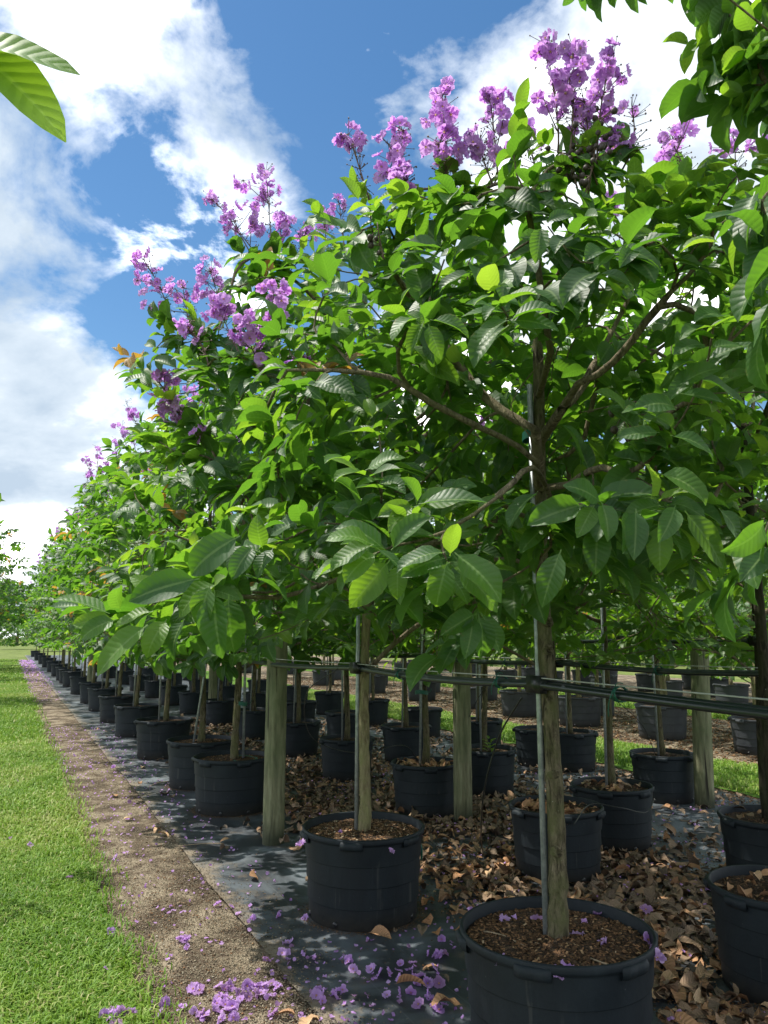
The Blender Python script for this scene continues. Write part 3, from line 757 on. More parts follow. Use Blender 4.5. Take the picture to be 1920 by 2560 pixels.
PAN2 = [
    pan([(575, 370, 8, .055), (525, 390, 7, .055), (568, 408, 12, .075), (582, 425, 7, .06)], d2, (590, 560)),
    pan([(451, 423, 8, .05)], d2, (545, 555)),
    pan([(500, 465, 8, .065), (497, 490, 6, .06), (543, 490, 10, .065), (545, 450, 4, .045)], d2, (575, 565)),
    pan([(605, 480, 10, .07), (628, 490, 8, .07), (598, 505, 7, .06)], d2 + .1, (600, 580)),
    pan([(663, 495, 9, .06), (655, 500, 4, .05)], d2 + .1, (640, 570)),
    pan([(698, 462, 7, .055), (702, 482, 8, .055)], d2 + .2, (715, 560)),
    pan([(733, 440, 8, .055)], d2 - .2, (745, 540)),
    pan([(310, 560, 6, .055), (297, 605, 8, .06), (335, 602, 7, .065), (322, 555, 3, .04)], d2 - .3, (375, 700)),
    pan([(395, 622, 8, .065), (380, 625, 5, .06), (338, 665, 7, .055)], d2 - .3, (410, 720)),
    pan([(455, 588, 12, .07), (447, 610, 10, .07), (445, 635, 6, .06)], d2 - .2, (480, 690)),
    pan([(590, 628, 13, .065), (597, 680, 8, .055)], d2 - .9, (600, 760)),
    pan([(475, 668, 13, .06), (460, 672, 5, .05)], d2 - .9, (520, 770)),
    pan([(407, 713, 12, .055)], d2 - .8, (450, 790)),
    pan([(522, 700, 12, .06), (548, 735, 14, .06), (562, 705, 8, .05), (578, 718, 6, .05), (563, 770, 4, .03)], d2 - 1.0, (570, 810)),
    pan([(655, 778, 5, .035)], d2 - 1.0, (670, 800)),
    pan([(345, 826, 14, .07), (368, 818, 6, .05), (355, 812, 6, .05)], d2 - .3, (390, 880)),
    pan([(372, 875, 14, .07), (390, 900, 10, .06), (365, 890, 6, .06)], d2 - .3, (420, 930)),
    pan([(435, 940, 5, .05)], d2 - .4, (450, 960)),
]
FRUIT1 = [(px(1290, 400, 2.85), px(1240, 300, 2.85), 16), (px(1270, 420, 2.8), px(1300, 255, 2.85), 18), (px(1250, 420, 2.8), px(1215, 330, 2.8), 14),
          (px(1260, 440, 2.75), px(1290, 340, 2.75), 12), (px(1420, 1020, 2.5), px(1325, 880, 2.5), 6), (px(830, 560, 2.9), px(815, 480, 2.9), 6)]

B1 = np.array([2.03, 2.65, .014]); B2 = np.array([2.03, 4.51, .014])
# tree beside the near pot: limbs follow the photograph
def rel(b, pts): return np.array([px(u, v, d) - b for u, v, d in pts])
limbs1 = [
    catmull(rel(B1, [(1197, 1035, 2.93), (1120, 965, 2.85), (1040, 925, 2.8), (930, 870, 2.75), (840, 815, 2.75), (720, 800, 2.8), (620, 800, 2.85)]), .08),
    catmull(rel(B1, [(1205, 845, 2.95), (1290, 810, 2.9), (1350, 755, 2.85), (1395, 695, 2.8), (1450, 630, 2.75)]), .08),
    catmull(rel(B1, [(1192, 990, 2.95), (1110, 900, 2.95), (1115, 850, 3.0), (1170, 780, 3.05), (1240, 680, 3.05)]), .08),
    catmull(rel(B1, [(1195, 1085, 2.93), (1150, 1010, 2.5), (1080, 1070, 2.3), (960, 1150, 2.25), (850, 1180, 2.25)]), .08),
    catmull(rel(B1, [(1200, 1090, 2.93), (1000, 1150, 2.75), (760, 1240, 2.65), (600, 1290, 2.55), (450, 1280, 2.5)]), .08),
    catmull(rel(B1, [(1210, 1060, 2.93), (1300, 1010, 2.6), (1400, 1050, 2.4), (1450, 1080, 2.3)]), .08),
    catmull(rel(B1, [(1200, 900, 2.95), (1260, 830, 3.3), (1330, 700, 3.6), (1380, 600, 3.8)]), .08),
    catmull(rel(B1, [(1200, 820, 2.95), (1180, 700, 2.9), (1160, 560, 2.8), (1140, 450, 2.8)]), .08),
    catmull(rel(B1, [(1197, 950, 2.95), (1050, 860, 3.2), (930, 700, 3.4), (830, 560, 3.4)]), .08),
]
tips1 = [(500, 1210, 2.5), (455, 1270, 2.45), (560, 1190, 2.6), (250, 1310, 2.55), (340, 1300, 2.5), (860, 1160, 2.25), (800, 1200, 2.3), (960, 1200, 2.2), (1000, 1230, 2.25),
         (700, 1130, 2.6), (1010, 1340, 2.5), (1060, 1080, 2.4), (1150, 1120, 2.4), (1250, 1090, 2.3), (1330, 1100, 2.2), (1430, 1080, 2.2), (1520, 1090, 2.3),
         (1560, 1010, 2.4), (1430, 960, 2.35), (1480, 870, 2.4), (1380, 930, 2.4), (1560, 900, 2.4), (900, 1080, 2.5), (760, 1060, 2.7), (650, 1240, 2.6),
         (1190, 1180, 2.5), (1300, 1190, 2.4), (1500, 1190, 2.5), (1080, 1260, 2.5), (430, 1220, 2.55),
         (930, 640, 2.6), (880, 700, 2.55), (960, 560, 2.6), (1080, 560, 2.55), (1210, 520, 2.6), (1320, 500, 2.6), (1040, 420, 2.7), (1420, 520, 2.6), (1130, 620, 2.5),
         (1000, 700, 2.55), (1240, 600, 2.55), (1350, 590, 2.6), (1460, 440, 2.7), (1540, 520, 2.7), (750, 760, 2.9), (650, 720, 3.0), (700, 640, 3.0), (820, 600, 2.9),
         (1070, 700, 2.5), (760, 520, 3.1), (650, 560, 3.3), (820, 460, 3.1), (930, 430, 3.0), (1020, 480, 2.8), (1150, 420, 2.75), (1250, 440, 2.7), (1390, 420, 2.75), (1500, 400, 2.8), (1560, 430, 2.9)]
def window1(p):                                                # keep the fork of the trunk in view, as it is in the photograph
    u, v, z = proj(p)
    return z < 3.2 and ((850 < u < 1500 and 700 < v < 1070) or (1130 < u < 1260 and v > 700) or v > 1330 or (v > 1080 and z < 2.2)) or z < 1.9
HERO1 = [(972, 1200, 982, 1132, 2.2), (966, 1213, 941, 1312, 2.2), (983, 1194, 1084, 1288, 2.2), (988, 1226, 1076, 1312, 2.24), (962, 1192, 862, 1220, 2.2), (960, 1206, 870, 1232, 2.23),
         (813, 1194, 742, 1250, 2.25), (806, 1176, 716, 1222, 2.25), (806, 1176, 712, 1150, 2.25), (830, 1186, 733, 1128, 2.3), (845, 1188, 920, 1112, 2.3), (841, 1212, 758, 1306, 2.3), (860, 1220, 858, 1290, 2.3), (815, 1184, 872, 1232, 2.25),
         (895, 1095, 1005, 1062, 2.35), (905, 1088, 1040, 1078, 2.3), (895, 1098, 820, 1104, 2.4), (900, 1090, 880, 1030, 2.4), (890, 1090, 840, 1140, 2.4),
         (1022, 1330, 1014, 1416, 2.4), (1034, 1328, 1046, 1420, 2.42), (1028, 1325, 960, 1368, 2.42), (1040, 1325, 1080, 1404, 2.45),
         (1424, 1022, 1532, 1074, 2.2), (1449, 940, 1552, 982, 2.2), (1459, 1092, 1436, 1166, 2.15), (1374, 1100, 1370, 1198, 2.2), (1426, 1130, 1424, 1228, 2.22), (1480, 1104, 1562, 1218, 2.2), (1553, 1098, 1603, 1168, 2.2),
         (1300, 1086, 1319, 1160, 2.2), (1284, 1092, 1250, 1152, 2.25), (1260, 1090, 1150, 1128, 2.3), (1298, 1084, 1230, 1044, 2.25), (1212, 1188, 1170, 1302, 2.3), (1290, 1140, 1284, 1232, 2.35), (1424, 934, 1342, 944, 2.25), (1420, 900, 1350, 880, 2.3),
         (1470, 850, 1560, 866, 2.3), (1462, 880, 1380, 872, 2.3), (1470, 800, 1470, 720, 2.35), (1470, 830, 1550, 790, 2.35), (1480, 820, 1570, 752, 2.4), (1654, 1128, 1580, 1196, 2.0), (1662, 1180, 1614, 1250, 2.0),
         (454, 1262, 428, 1360, 2.45), (463, 1276, 472, 1414, 2.45), (494, 1286, 502, 1410, 2.5), (430, 1250, 284, 1286, 2.45), (517, 1158, 404, 1236, 2.45), (533, 1176, 484, 1224, 2.45), (548, 1180, 500, 1244, 2.42), (590, 1184, 552, 1242, 2.45), (567, 1184, 552, 1118, 2.45), (470, 1260, 380, 1320, 2.5),
         (236, 1325, 128, 1288, 2.5), (244, 1334, 160, 1352, 2.5), (250, 1338, 172, 1374, 2.5), (318, 1350, 210, 1444, 2.45), (360, 1338, 314, 1414, 2.5), (398, 1338, 366, 1420, 2.5), (330, 1320, 246, 1352, 2.5), (260, 1318, 248, 1262, 2.52), (350, 1300, 290, 1240, 2.55),
         (915, 695, 885, 760, 2.5), (925, 700, 950, 770, 2.5), (930, 690, 1010, 720, 2.5), (905, 685, 840, 720, 2.5), (1090, 580, 1085, 640, 2.5), (1180, 480, 1238, 460, 2.55), (1170, 490, 1160, 560, 2.5)]
def heroes(b, lst, seed):
    r_ = np.random.default_rng(seed); o = []
    for (u0, v0, u1, v1, d) in lst:
        d -= .17; p = px(u0, v0, d); e = px(u1, v1, d - r_.uniform(.0, .07)); n = -_f * r_.uniform(.5, 1.1) + np.array([0, 0, r_.uniform(.5, 1.0)]) + r_.normal(size=3) * .22
        o.append([p - b, frame(e - p, n), np.linalg.norm(e - p) / .98, int(r_.integers(12)), float(np.clip(r_.beta(2, 2.2) * (1.35 if u0 < 1000 else .85), 0, .86))])
    return o
make_tree(B1, 101, 'flowering tree with dark mossy trunk tied to black pipe, fruit capsules among its flowers', n_obj=300, per=12, size=(.10, .185), r0=.039,
          H=3.1, Rad=1.3, zlo=1.95, zhi=3.6, ntips=265, limbs=limbs1, extra=[px(*t) - B1 for t in tips1] + [p[0] - B1 for p in PAN1],
          young=.5, droop=(.0, .95), avoid=window1, extra_leaves=heroes(B1, HERO1, 9), clusters=PAN1, fruits=FRUIT1, tint=.0)
t1 = [o for o in bpy.data.objects if o.name.startswith('flowering_tree')][0]
for (u, v) in ((1192, 1407), (1188, 1340), (1212, 1860), (1180, 1690)):
    q = px(u, v, 2.93) - B1; a = math.atan2(-.9, -.45) + random.uniform(-.35, .35); mb = MB()
    lathe(mb, [(.0005, .004), (.006, .003), (.009, .006), (.013, .012), (.018, .010), (.024, .0), (.026, -.012)], 14, lambda i, an, r: r * (1 + .12 * np.sin(an * 3 + i)))
    k = link('knot', mb.mesh('knot', 'bark'), t1); k.location = (.037 * math.cos(a), .037 * math.sin(a), q[2]); k.rotation_euler = (0, R(90), a)
def window2(p):
    u, v, z = proj(p); return v > 1330 and u > 640 or v > 1420
make_tree(B2, 102, 'flowering tree with pale smooth trunk, in pot of light wood mulch', n_obj=300, per=12, size=(.115, .20), r0=.036, bark_='bark_pale',
          H=3.0, Rad=1.6, zlo=1.6, zhi=4.0, ntips=300, nlimbs=9, extra=[p[0] - B2 for p in PAN2] +
          [px(u, v, d) - B2 for u, v, d in ((330, 760, 4.2), (300, 780, 4.4), (420, 800, 4.0), (340, 950, 4.2), (390, 980, 4.1), (450, 1000, 4.0), (520, 1050, 4.0), (600, 960, 3.8), (620, 900, 3.7),
           (560, 600, 4.3), (500, 620, 4.4), (640, 640, 4.1), (430, 700, 4.2), (480, 840, 3.9), (540, 880, 3.8), (650, 1060, 3.9), (700, 980, 3.7), (560, 1000, 3.8))],
          young=.5, droop=(.0, .9), avoid=window2, clusters=PAN2, lean=(.015, 0), tint=.01)
# the tree just outside the frame, whose boughs hang in at the upper right
B0 = np.array([2.35, .95, .014])
def window0(p):
    u, v, z = proj(p)
    if z < .6 or p[1] < -.2: return False
    return (u < 1620 and -900 < v) or z < 1.3 or v > 700 or (190 < v < 450)
make_tree(B0, 100, 'broad-leaved tree with drooping boughs hanging beside the tall flower spikes', n_obj=220, per=12, size=(.13, .19), r0=.045, H=3.2, Rad=1.7, zlo=2.2, zhi=4.4,
          ntips=95, nlimbs=8, avoid=window0, droop=(.7, 1.9), name='broadleaf_tree', tint=0, young=.25,
          extra=[px(u, v, d) - B0 for u, v, d in ((1490, -75, 2.8), (1550, -20, 2.7), (1600, 30, 2.6), (1585, 115, 2.6), (1640, 120, 2.5), (1610, 185, 2.6), (1680, 60, 2.5), (1690, 190, 2.5), (1560, 60, 2.65), (1620, 90, 2.6),
                 (1650, 430, 2.0), (1680, 500, 2.0), (1710, 590, 2.0), (1310, -75, 3.0), (1640, 1180, 1.9))])

# -- the other trees of the first row, along the path
ROW_A = [7.6, 8.95, 11.3, 13.8, 16.2, 18.7, 21.0, 24.3, 28, 30, 32, 35.5, 40, 46, 52, 60, 70]
LAB_A = ['flowering tree leaning beside round wooden post, green tape on its stake', 'flowering tree with slanting steel stake, second beyond the wooden post by the path']
ORDA = 'first second third fourth fifth sixth seventh eighth ninth tenth eleventh twelfth thirteenth fourteenth fifteenth sixteenth seventeenth'.split()
far_protos = []
for i, y in enumerate(ROW_A):
    lab = LAB_A[i] if i < 2 else 'flowering tree in the row by the gravel path, %s beyond the round wooden post' % ORDA[i]
    if y < 25:
        r_ = np.random.default_rng(300 + i)
        t = make_tree((XA + r_.uniform(-.05, .05), y, .014), 200 + i, lab, None if i < 2 else 'far flowering trees along the path', n_obj=[220, 120, 60, 0, 0, 0, 0, 0][i],
                      per=11, size=(.12, .20), leafkind='hi' if i < 2 else 'lo', H=3.3, Rad=r_.uniform(1.45, 1.6), zlo=1.4, zhi=[4.15, 4.35, 4.6, 4.7, 4.8, 4.8, 4.9, 4.9][i], ntips=[235, 225, 210, 190, 180, 170, 160, 160][i], detail=2 if i < 2 else (1 if i < 4 else 0),
                      flowers=[8, 12, 13, 13, 11, 10, 9, 9][i], lean=(r_.uniform(-.01, .04), r_.uniform(-.03, .03)), tint=.08)
        if i >= 5: far_protos.append(t)
    else:
        t = copy_tree(far_protos[i % len(far_protos)]); t.location = (XA + rng.uniform(-.1, .1), y, .014); t.rotation_euler.z = rng.uniform(0, 6.28); t.scale = (1, 1, rng.uniform(.95, 1.08)); t['label'] = lab

for x, y in ((-1.25, 34), (-1.1, 41), (-1.3, 49), (-1.2, 58)):
    t = copy_tree(far_protos[int(y) % len(far_protos)]); t.location = (x, y, 0); t.rotation_euler.z = rng.uniform(0, 6.28); tag(t, 'leafy tree on the lawn side of the path, far along it', 'tree', 'far lawn side trees')
make_tree((-1.05, 23, 0), 260, 'tall leafy tree on the lawn beside the path, casting shade across the grass', None, per=11, size=(.12, .20), leafkind='lo', H=3.6, Rad=1.5, zlo=2.15, zhi=4.9, ntips=170, detail=0, r0=.07, tint=.05)
# -- rows behind: round-leaved trees of several sizes
ROW_B = [(3.42, 2.72), (3.58, 4.63), (3.66, 6.70), (3.68, 8.66), (3.75, 10.6), (3.7, 12.6), (3.7, 14.8), (3.7, 17.2), (3.7, 19.5), (3.7, 22), (3.7, 25), (3.7, 28.5), (3.7, 33), (3.7, 39)]
ROW_C = [(4.66, 3.75), (4.47, 5.05), (4.68, 7.22), (4.9, 9.5), (4.9, 11.6), (4.9, 13.8), (4.9, 16.4), (4.9, 19), (4.9, 22), (4.9, 26), (4.9, 31), (4.9, 37)]
ROW_D = [(6.14, 6.16), (6.45, 8.0), (6.2, 9.7), (6.3, 11.6), (6.3, 13.6), (6.3, 15.8), (6.3, 18), (6.3, 21), (6.3, 25), (6.3, 30), (6.3, 36)]
LAB_B = ['dark trunked tree in leaf-covered pot nearest the large bark mulch pot', 'tree rising behind the mossy trunk, in pot strewn with brown leaves', 'tree with brown trunk and steel stake, wrapped with green tape', 'tree in second row with paired stake, next beyond the middle post']
LAB_C = ['dark slender tree in pot of dry leaves beside petal-strewn mat', 'tree with pale greenish trunk in leaf-filled pot beyond the mossy trunk', 'small tree with weed sprout at its foot, behind the middle post']
LAB_D = ['slim tree beside the wooden post at the grass alley', 'slim tree by the grass alley with dark trunk', 'slim tree at the edge of the grass alley, third from the alley post']
ORD = 'first second third fourth fifth sixth seventh eighth ninth tenth eleventh twelfth thirteenth fourteenth fifteenth sixteenth seventeenth eighteenth'.split()
rp = []
for ri, (rows, labs) in enumerate(((ROW_B, LAB_B), (ROW_C, LAB_C), (ROW_D, LAB_D))):
    for i, (x, y) in enumerate(rows):
        r_ = np.random.default_rng(500 + ri * 40 + i)
        lab = labs[i] if i < len(labs) else ['tree in the second row from the path, %s from the leaf-and-soil pot' , 'tree in the third row from the path, %s from the leaf-and-soil pot', 'tree in the row along the grass alley, %s from the alley post'][ri] % ORD[i]
        grp = None if i < len(labs) else 'trees deep in the block, row %d' % (ri + 2)
        if i < 4:
            near = ri == 0 and i == 0
            def wr(p, near=near):
                u, v, z = proj(p); return z < 2.4 if near else (v > 1425)
            t = make_tree((x, y, .014), 520 + ri * 40 + i, lab, grp, n_obj=([140, 90, 60, 0], [120, 90, 40, 0], [60, 0, 0, 0])[ri][i], per=9, size=(.10, .165), leafkind='round' if (ri + i) % 3 else 'hi', H=2.9, Rad=r_.uniform(1.1, 1.35) if ri < 2 else .85,
                          zlo=1.5 if not near else 2.0, zhi=r_.uniform(3.5, 4.1), ntips=160 if ri < 2 else 85, detail=1, r0=.032 if ri else .034, bark_=['bark_dark', 'bark', 'bark', 'bark'][i] if ri < 2 else 'bark', flowers=3 if (ri + i) % 3 == 0 else 0,
                          name='potted_tree', young=.5, avoid=wr)
            if i >= 2: rp.append(t)
        else:
            s = rp[(i + ri) % len(rp)]; t = copy_tree(s); t.location = (x, y, .014); t.rotation_euler.z = rng.uniform(0, 6.28); k = rng.uniform(.9, 1.05); t.scale = (k, k, k); tag(t, lab, 'tree', grp)
            for ch in t.children:
                if ch.name.startswith('leaf'): pass

# -- the block beyond the grass alley
young_protos = [make_tree((9.6, 7.9, .014), 700 + i, 'x', 'x', per=9, size=(.10, .16), leafkind='round' if i % 2 else 'lo', H=2.8, Rad=1.3, zlo=1.12, zhi=3.9, ntips=165, detail=0, r0=.045, bark_='bark_pale', name='potted_tree', young=.6) for i in range(3)]
BLOCK2 = [(9.75, 7.9), (9.75, 9.75), (9.75, 11.8), (9.75, 13.7), (9.75, 15.6), (9.75, 18), (9.75, 21), (11.3, 7.2), (11.3, 9.2), (11.3, 11.2), (11.3, 13.1), (11.3, 15), (11.3, 17.5), (11.3, 20.5), (9.75, 5.9),
          (15.8, 9.5), (15.8, 11.5), (15.8, 13.5), (15.8, 15.5), (15.8, 18), (15.8, 20.5), (15.8, 23), (15.8, 26), (17.6, 10.5), (17.6, 13), (17.6, 15.5), (17.6, 18), (17.6, 21), (17.6, 24), (17.6, 28),
          (19.5, 12.5), (19.5, 15), (19.5, 18), (19.5, 22), (11.3, 24), (9.75, 25), (11.3, 28), (9.75, 30), (9.75, 35), (11.3, 33), (15.8, 31), (17.6, 33), (19.5, 27), (15.8, 37), (19.5, 33)]
for i, (x, y) in enumerate(BLOCK2):
    t = young_protos[i] if i < 3 else copy_tree(young_protos[i % 3])
    t.location = (x, y, .014); t.rotation_euler.z = rng.uniform(0, 6.28); k = rng.uniform(.95, 1.2); t.scale = (k, k, k)
    tag(t, 'pale trunked tree beyond the grass alley' if x < 12 else 'tree beyond the second grass alley, far behind the grey pots', 'tree', 'trees beyond the grass alley' if x < 12 else 'trees beyond the second grass alley')
    place_pot(POT_G, x, y, 'grey weathered pot beyond the grass alley' if x < 12 else 'far grey pot beyond the second grass alley', 'grey pots beyond the grass alley' if x < 12 else 'grey pots beyond the second grass alley', rng.uniform(.95, 1.08))

# -- pots of the near block
def pot_and(proto, x, y, lab, grp=None, n=0, D=.76, H=.5, pale=0.):
    p = place_pot(proto, x, y, lab, grp, 1.0)
    for ch in list(p.children):
        if ch.get('kind') == 'stuff': bpy.data.objects.remove(ch)
    if n: mulch(p, D, H, n, pale, int(x * 100 + y * 10))
    return p
# far copies first, so that mulch children are never copied
for i, y in list(enumerate(ROW_A))[2:]: pot_and(POT_A, XA, y, 'black pot in the row by the gravel path, %s beyond the round wooden post' % ORD[i], 'far black pots along the path')
for y in (7.6, 8.95): pot_and(POT_A, XA, y, 'black pot holding the leaning tree, against the round wooden post' if y < 8 else 'black pot whose slanting stake stands by a mossy trunk, beyond the post', None, 900)
pot_and(POT_A, 2.03, 4.51, 'black pot filled with light brown wood mulch, green tie on its rim', None, 2600, pale=.35)
pot_and(POT_A, 2.03, 2.65, 'large black pot of dark bark mulch strewn with purple petals', None, 3200)
pot_and(POT_A, 2.35, .95, 'black pot of the drooping tree ending the path row')
for i, (x, y) in enumerate(ROW_B):
    L_ = ['black pot with brown leaves and soil, standing before the petal-strewn mat', 'black pot topped with brown leaves, behind the mossy trunk', 'black pot with brown leaves just beyond the middle wooden post', 'black pot holding a steel stake, next beyond the leafy pot by the middle post']
    pot_and(POT_B, x, y, L_[i] if i < 4 else 'black pot in the second row from the path, %s from the leaf-and-soil pot' % ORD[i], None if i < 4 else 'pots deep in the second row', 500 if i < 3 else 0, .65, .46)
for i, (x, y) in enumerate(ROW_C):
    L_ = ['black pot with dry leaves and a dark trunk beside petal-strewn mat', 'black pot of large curled leaves around a pale greenish trunk', 'black pot with a green weed sprout, behind the middle post']
    pot_and(POT_B, x, y, L_[i] if i < 3 else 'black pot in the third row from the gravel path, %s from the dark slender tree' % ORD[i], None if i < 3 else 'pots deep in the third row', 300 if i < 2 else 0, .65, .46)
for i, (x, y) in enumerate(ROW_D):
    L_ = ['dark pot tilting its rim beside the alley wooden post', 'dark pot standing by the grass alley, second from the alley post']
    pot_and(POT_B, x, y, L_[i] if i < 2 else 'dark pot in the row along the grass alley, %s from the alley post' % ORD[i], None if i < 2 else 'pots along the grass alley')
pot_and(POT_B, 6.3, 9.05 - .6, 'empty black pot stacked in the row by the grass alley')

# ------------------------------------------------------------------ posts, stakes, rails
def post(x, y, r, h, label, seed):
    r_ = np.random.default_rng(seed); mb = MB(); zs = np.concatenate([[-.05], np.linspace(.0, h, 26)]); n = 28; an = np.arange(n) * 2 * math.pi / n; V = []
    lx, ly = r_.normal() * .008, r_.normal() * .008; lob = [(k, r_.uniform(0, 6.28), r_.uniform(.004, .014)) for k in (2, 3, 5, 7)]
    for z in zs:
        rr = r * (1 + .05 * (h - z) / h) * (1 + sum(a * np.sin(k * an + p + z * .4) for k, p, a in lob)) + r_.normal(size=n) * .0008
        V.append(np.stack([lx * z + rr * np.cos(an), ly * z + rr * np.sin(an), np.full(n, z)], 1))
    V.append(np.stack([lx * h + (r - .008) * np.cos(an), ly * h + (r - .008) * np.sin(an), np.full(n, h + .005)], 1))
    k = len(V); a = np.arange(n); b = (a + 1) % n
    Q = np.concatenate([np.stack([i * n + a, i * n + b, (i + 1) * n + b, (i + 1) * n + a], 1) for i in range(k - 1)])
    V = np.concatenate(V + [np.array([[lx * h, ly * h, h + .004]])]); T = np.stack([(k - 1) * n + a, (k - 1) * n + b, np.full(n, k * n)], 1)
    mb.add(V, Q, T); o = link('wooden_post', mb.mesh('wooden_post', 'wood'), None, (x, y, .012)); tag(o, label, 'post', 'wooden posts'); return o
post(2.02, 6.25, .083, 1.63, 'round weathered wooden post standing by the path at the mat edge', 1)
post(3.78, 6.22, .080, 1.63, 'round wooden post standing in brown leaves, between the two leaf-topped pots', 2)
post(6.22, 5.72, .088, 1.62, 'pale round wooden post beside the sunlit grass alley', 3)
post(2.10, 23.0, .085, 1.63, 'round wooden post far along the path row', 4)
post(3.80, 15.9, .085, 1.63, 'round wooden post deep in the second row', 5)
def stake(x0, y0, x1, y1, z1, label, grp='steel stakes', r=.0125, z0=.40):
    mb = MB(); mb.tube([(0, 0, 0), ((x1 - x0) * .5, (y1 - y0) * .5, (z1 - z0) * .5), (x1 - x0, y1 - y0, z1 - z0)], r, 10)
    o = link('steel_stake', mb.mesh('steel_stake', 'steel'), None, (x0, y0, z0)); return tag(o, label, 'stake', grp)
stake(1.996, 2.670, 1.998, 2.668, 2.75, 'steel stake bound to the mossy trunk')
stake(1.99, 4.527, 1.998, 4.527, 2.3, 'steel stake bound to the pale smooth trunk')
stake(2.13, 7.58, 2.12, 7.6, 2.4, 'steel stake beside the leaning tree by the post')
stake(1.92, 8.9, 2.17, 8.95, 2.3, 'slanting steel stake beyond the round wooden post')
for i, y in list(enumerate(ROW_A))[2:12]: stake(XA - .07, y, XA - .05 + rng.normal() * .03, y + rng.normal() * .05, 2.4, 'steel stake in the path row, in the %s pot beyond the wooden post' % ORD[i], 'steel stakes far along the path')
for rows, lab, g_ in ((ROW_B, 'steel stake in the second row from the path, in its %s pot', 'steel stakes in the second row'), (ROW_C, 'steel stake in the third row from the path, in its %s pot', 'steel stakes in the third row'), (ROW_D, 'steel stake in the grass alley row, in the %s pot from its post', 'steel stakes by the alley')):
    for i, (x, y) in enumerate(rows):
        if (x, y) in (ROW_B[0], ROW_C[0]): continue
        stake(x - .07, y - .02, x - .05 + rng.normal() * .02, y - .02, 2.3, lab % ORD[i], g_, .011)

def rail(x, ys, z, label, dy=.03, y0=-1.5, y1=26.0, wire=True, ties=(), xo=0.0):
    """poly pipe along a row, clamped to each trunk, with a steel wire above it"""
    root = empty('irrigation_rail', (x, y0, z), label, 'rail', 'pipes along the rows')
    ys = sorted(ys); kn = [y0] + list(ys) + [y1]; pts, wp = [], []
    for a, b in zip(kn[:-1], kn[1:]):
        n = max(3, int((b - a) / .12))
        for t in np.linspace(0, 1, n, endpoint=False):
            s = 4 * t * (1 - t) * min(.035, .012 * (b - a)); yy = a + (b - a) * t
            pts.append((xo + .01 * math.sin(yy * 1.7), yy - y0, -s)); wp.append((xo - .012, yy - y0, .028 - .4 * s))
    mb = MB(); mb.tube(pts, .0145, 10); link('pipe', mb.mesh('pipe', 'pipe'), root)
    mb = MB(); mb.tube([(p[0] + .03, p[1], p[2] + .010) for p in pts], .010, 8); link('pipe', mb.mesh('pipe', 'pipe'), root)
    if wire: mb = MB(); mb.tube(wp, .0028, 5); link('wire', mb.mesh('wire', 'wire'), root)
    for y in ys:
        mb = MB(); an = np.linspace(0, 2 * math.pi, 20); r = .056
        for dz in (-.012, .012): mb.tube(np.stack([np.cos(an) * r, np.sin(an) * r, np.full(20, dz)], 1), .011, 6, False)
        mb.box((-r - .006, -.004, 0), (.036, .09, .07)); mb.box((-r + .005, .045, 0), (.05, .03, .045)); mb.box((-r + .005, -.045, 0), (.05, .03, .045))
        link('clamp', mb.mesh('clamp', 'clamp', smooth=False), root, (0, y - y0, 0))
    for y in ties:
        mb = MB(); r_ = np.random.default_rng(int(y * 100)); j = int(np.argmin([abs(p[1] - (y - y0)) for p in pts])); c = np.array(pts[j]) + [.01, 0, .006]
        for k in range(4):
            an = np.linspace(0, 6.283, 12); mb.tube(np.stack([c[0] + .034 * np.cos(an), np.full(12, c[1] + k * .006) + .004 * np.sin(an + k), c[2] + .027 * np.sin(an)], 1), .0022, 4, False)
        mb.tube(bez(c + [-.03, 0, .02], c + [-.06, .01, -.01], c + [-.04, .03, -.05 - .03 * r_.uniform()], 7), .002, 4); mb.tube(bez(c + [-.03, 0, .02], c + [-.05, -.02, .05], c + [-.02, -.03, .04], 6), .002, 4)
        link('tie', mb.mesh('tie', 'tie'), root)
    return root
rail(XA - .0, [2.65, 4.51, 7.6, 8.95, 11.3, 13.8, 16.2, 18.7, 21.0], 1.455, 'black twin pipe and wire clamped along the path row of trunks', ties=(2.15, 2.95, 3.9), xo=-.055)
rail(3.70, [2.72, 4.63, 6.7, 8.66, 10.6, 12.6], 1.46, 'black pipe along the second row, passing the middle wooden post', ties=(3.6, 5.2), xo=-.09, y1=20)
rail(4.72, [3.75, 5.05, 7.22, 9.5, 11.6], 1.62, 'thin black pipe along the third row of trees', wire=False, y1=20)

def cable(name, pts, r, mat, label, cat, group=None, step=.03):
    mb = MB(); P = catmull(pts, step); b = P[0].copy(); b[2] = min(P[:, 2]); mb.tube(P - b, r, 6); return tag(link(name, mb.mesh(name, mat), None, b), label, cat, group)
# drip tubes hanging from the rails to the pots
cable('drip_tube', [px(1128, 1505, 3.05), px(1075, 1600, 3.35), px(1042, 1740, 3.7), at(1045, 1845, .05), at(1090, 1890, .03), at(1175, 1905, .03), at(1195, 1900, .04)], .004, 'tube', 'thin black tube dropping from the pipe to the leaf-strewn mat', 'tube')
cable('drip_tube', [(1.97, 4.8, 1.44), (1.90, 5.2, 1.25), (2.1, 5.6, .9), (2.6, 5.9, .72), (3.2, 6.25, .7), (3.5, 6.5, .48)], .0035, 'tube', 'thin black tube looping to the leafy pot by the middle post', 'tube')
cable('drip_tube', [(3.62, 5.3, 1.42), (3.75, 5.9, 1.1), (3.95, 6.6, .6), (4.2, 7.0, .52), (4.55, 7.1, .44)], .0035, 'tube', 'thin black tube slanting across the middle wooden post', 'tube')
cable('drip_tube', [at(1240, 1780, .45), at(1275, 1738, .50), at(1340, 1745, .50), at(1395, 1755, .44), at(1412, 1730, .5)], .0035, 'tube', 'thin black tube curling across the pale-trunk pot', 'tube')
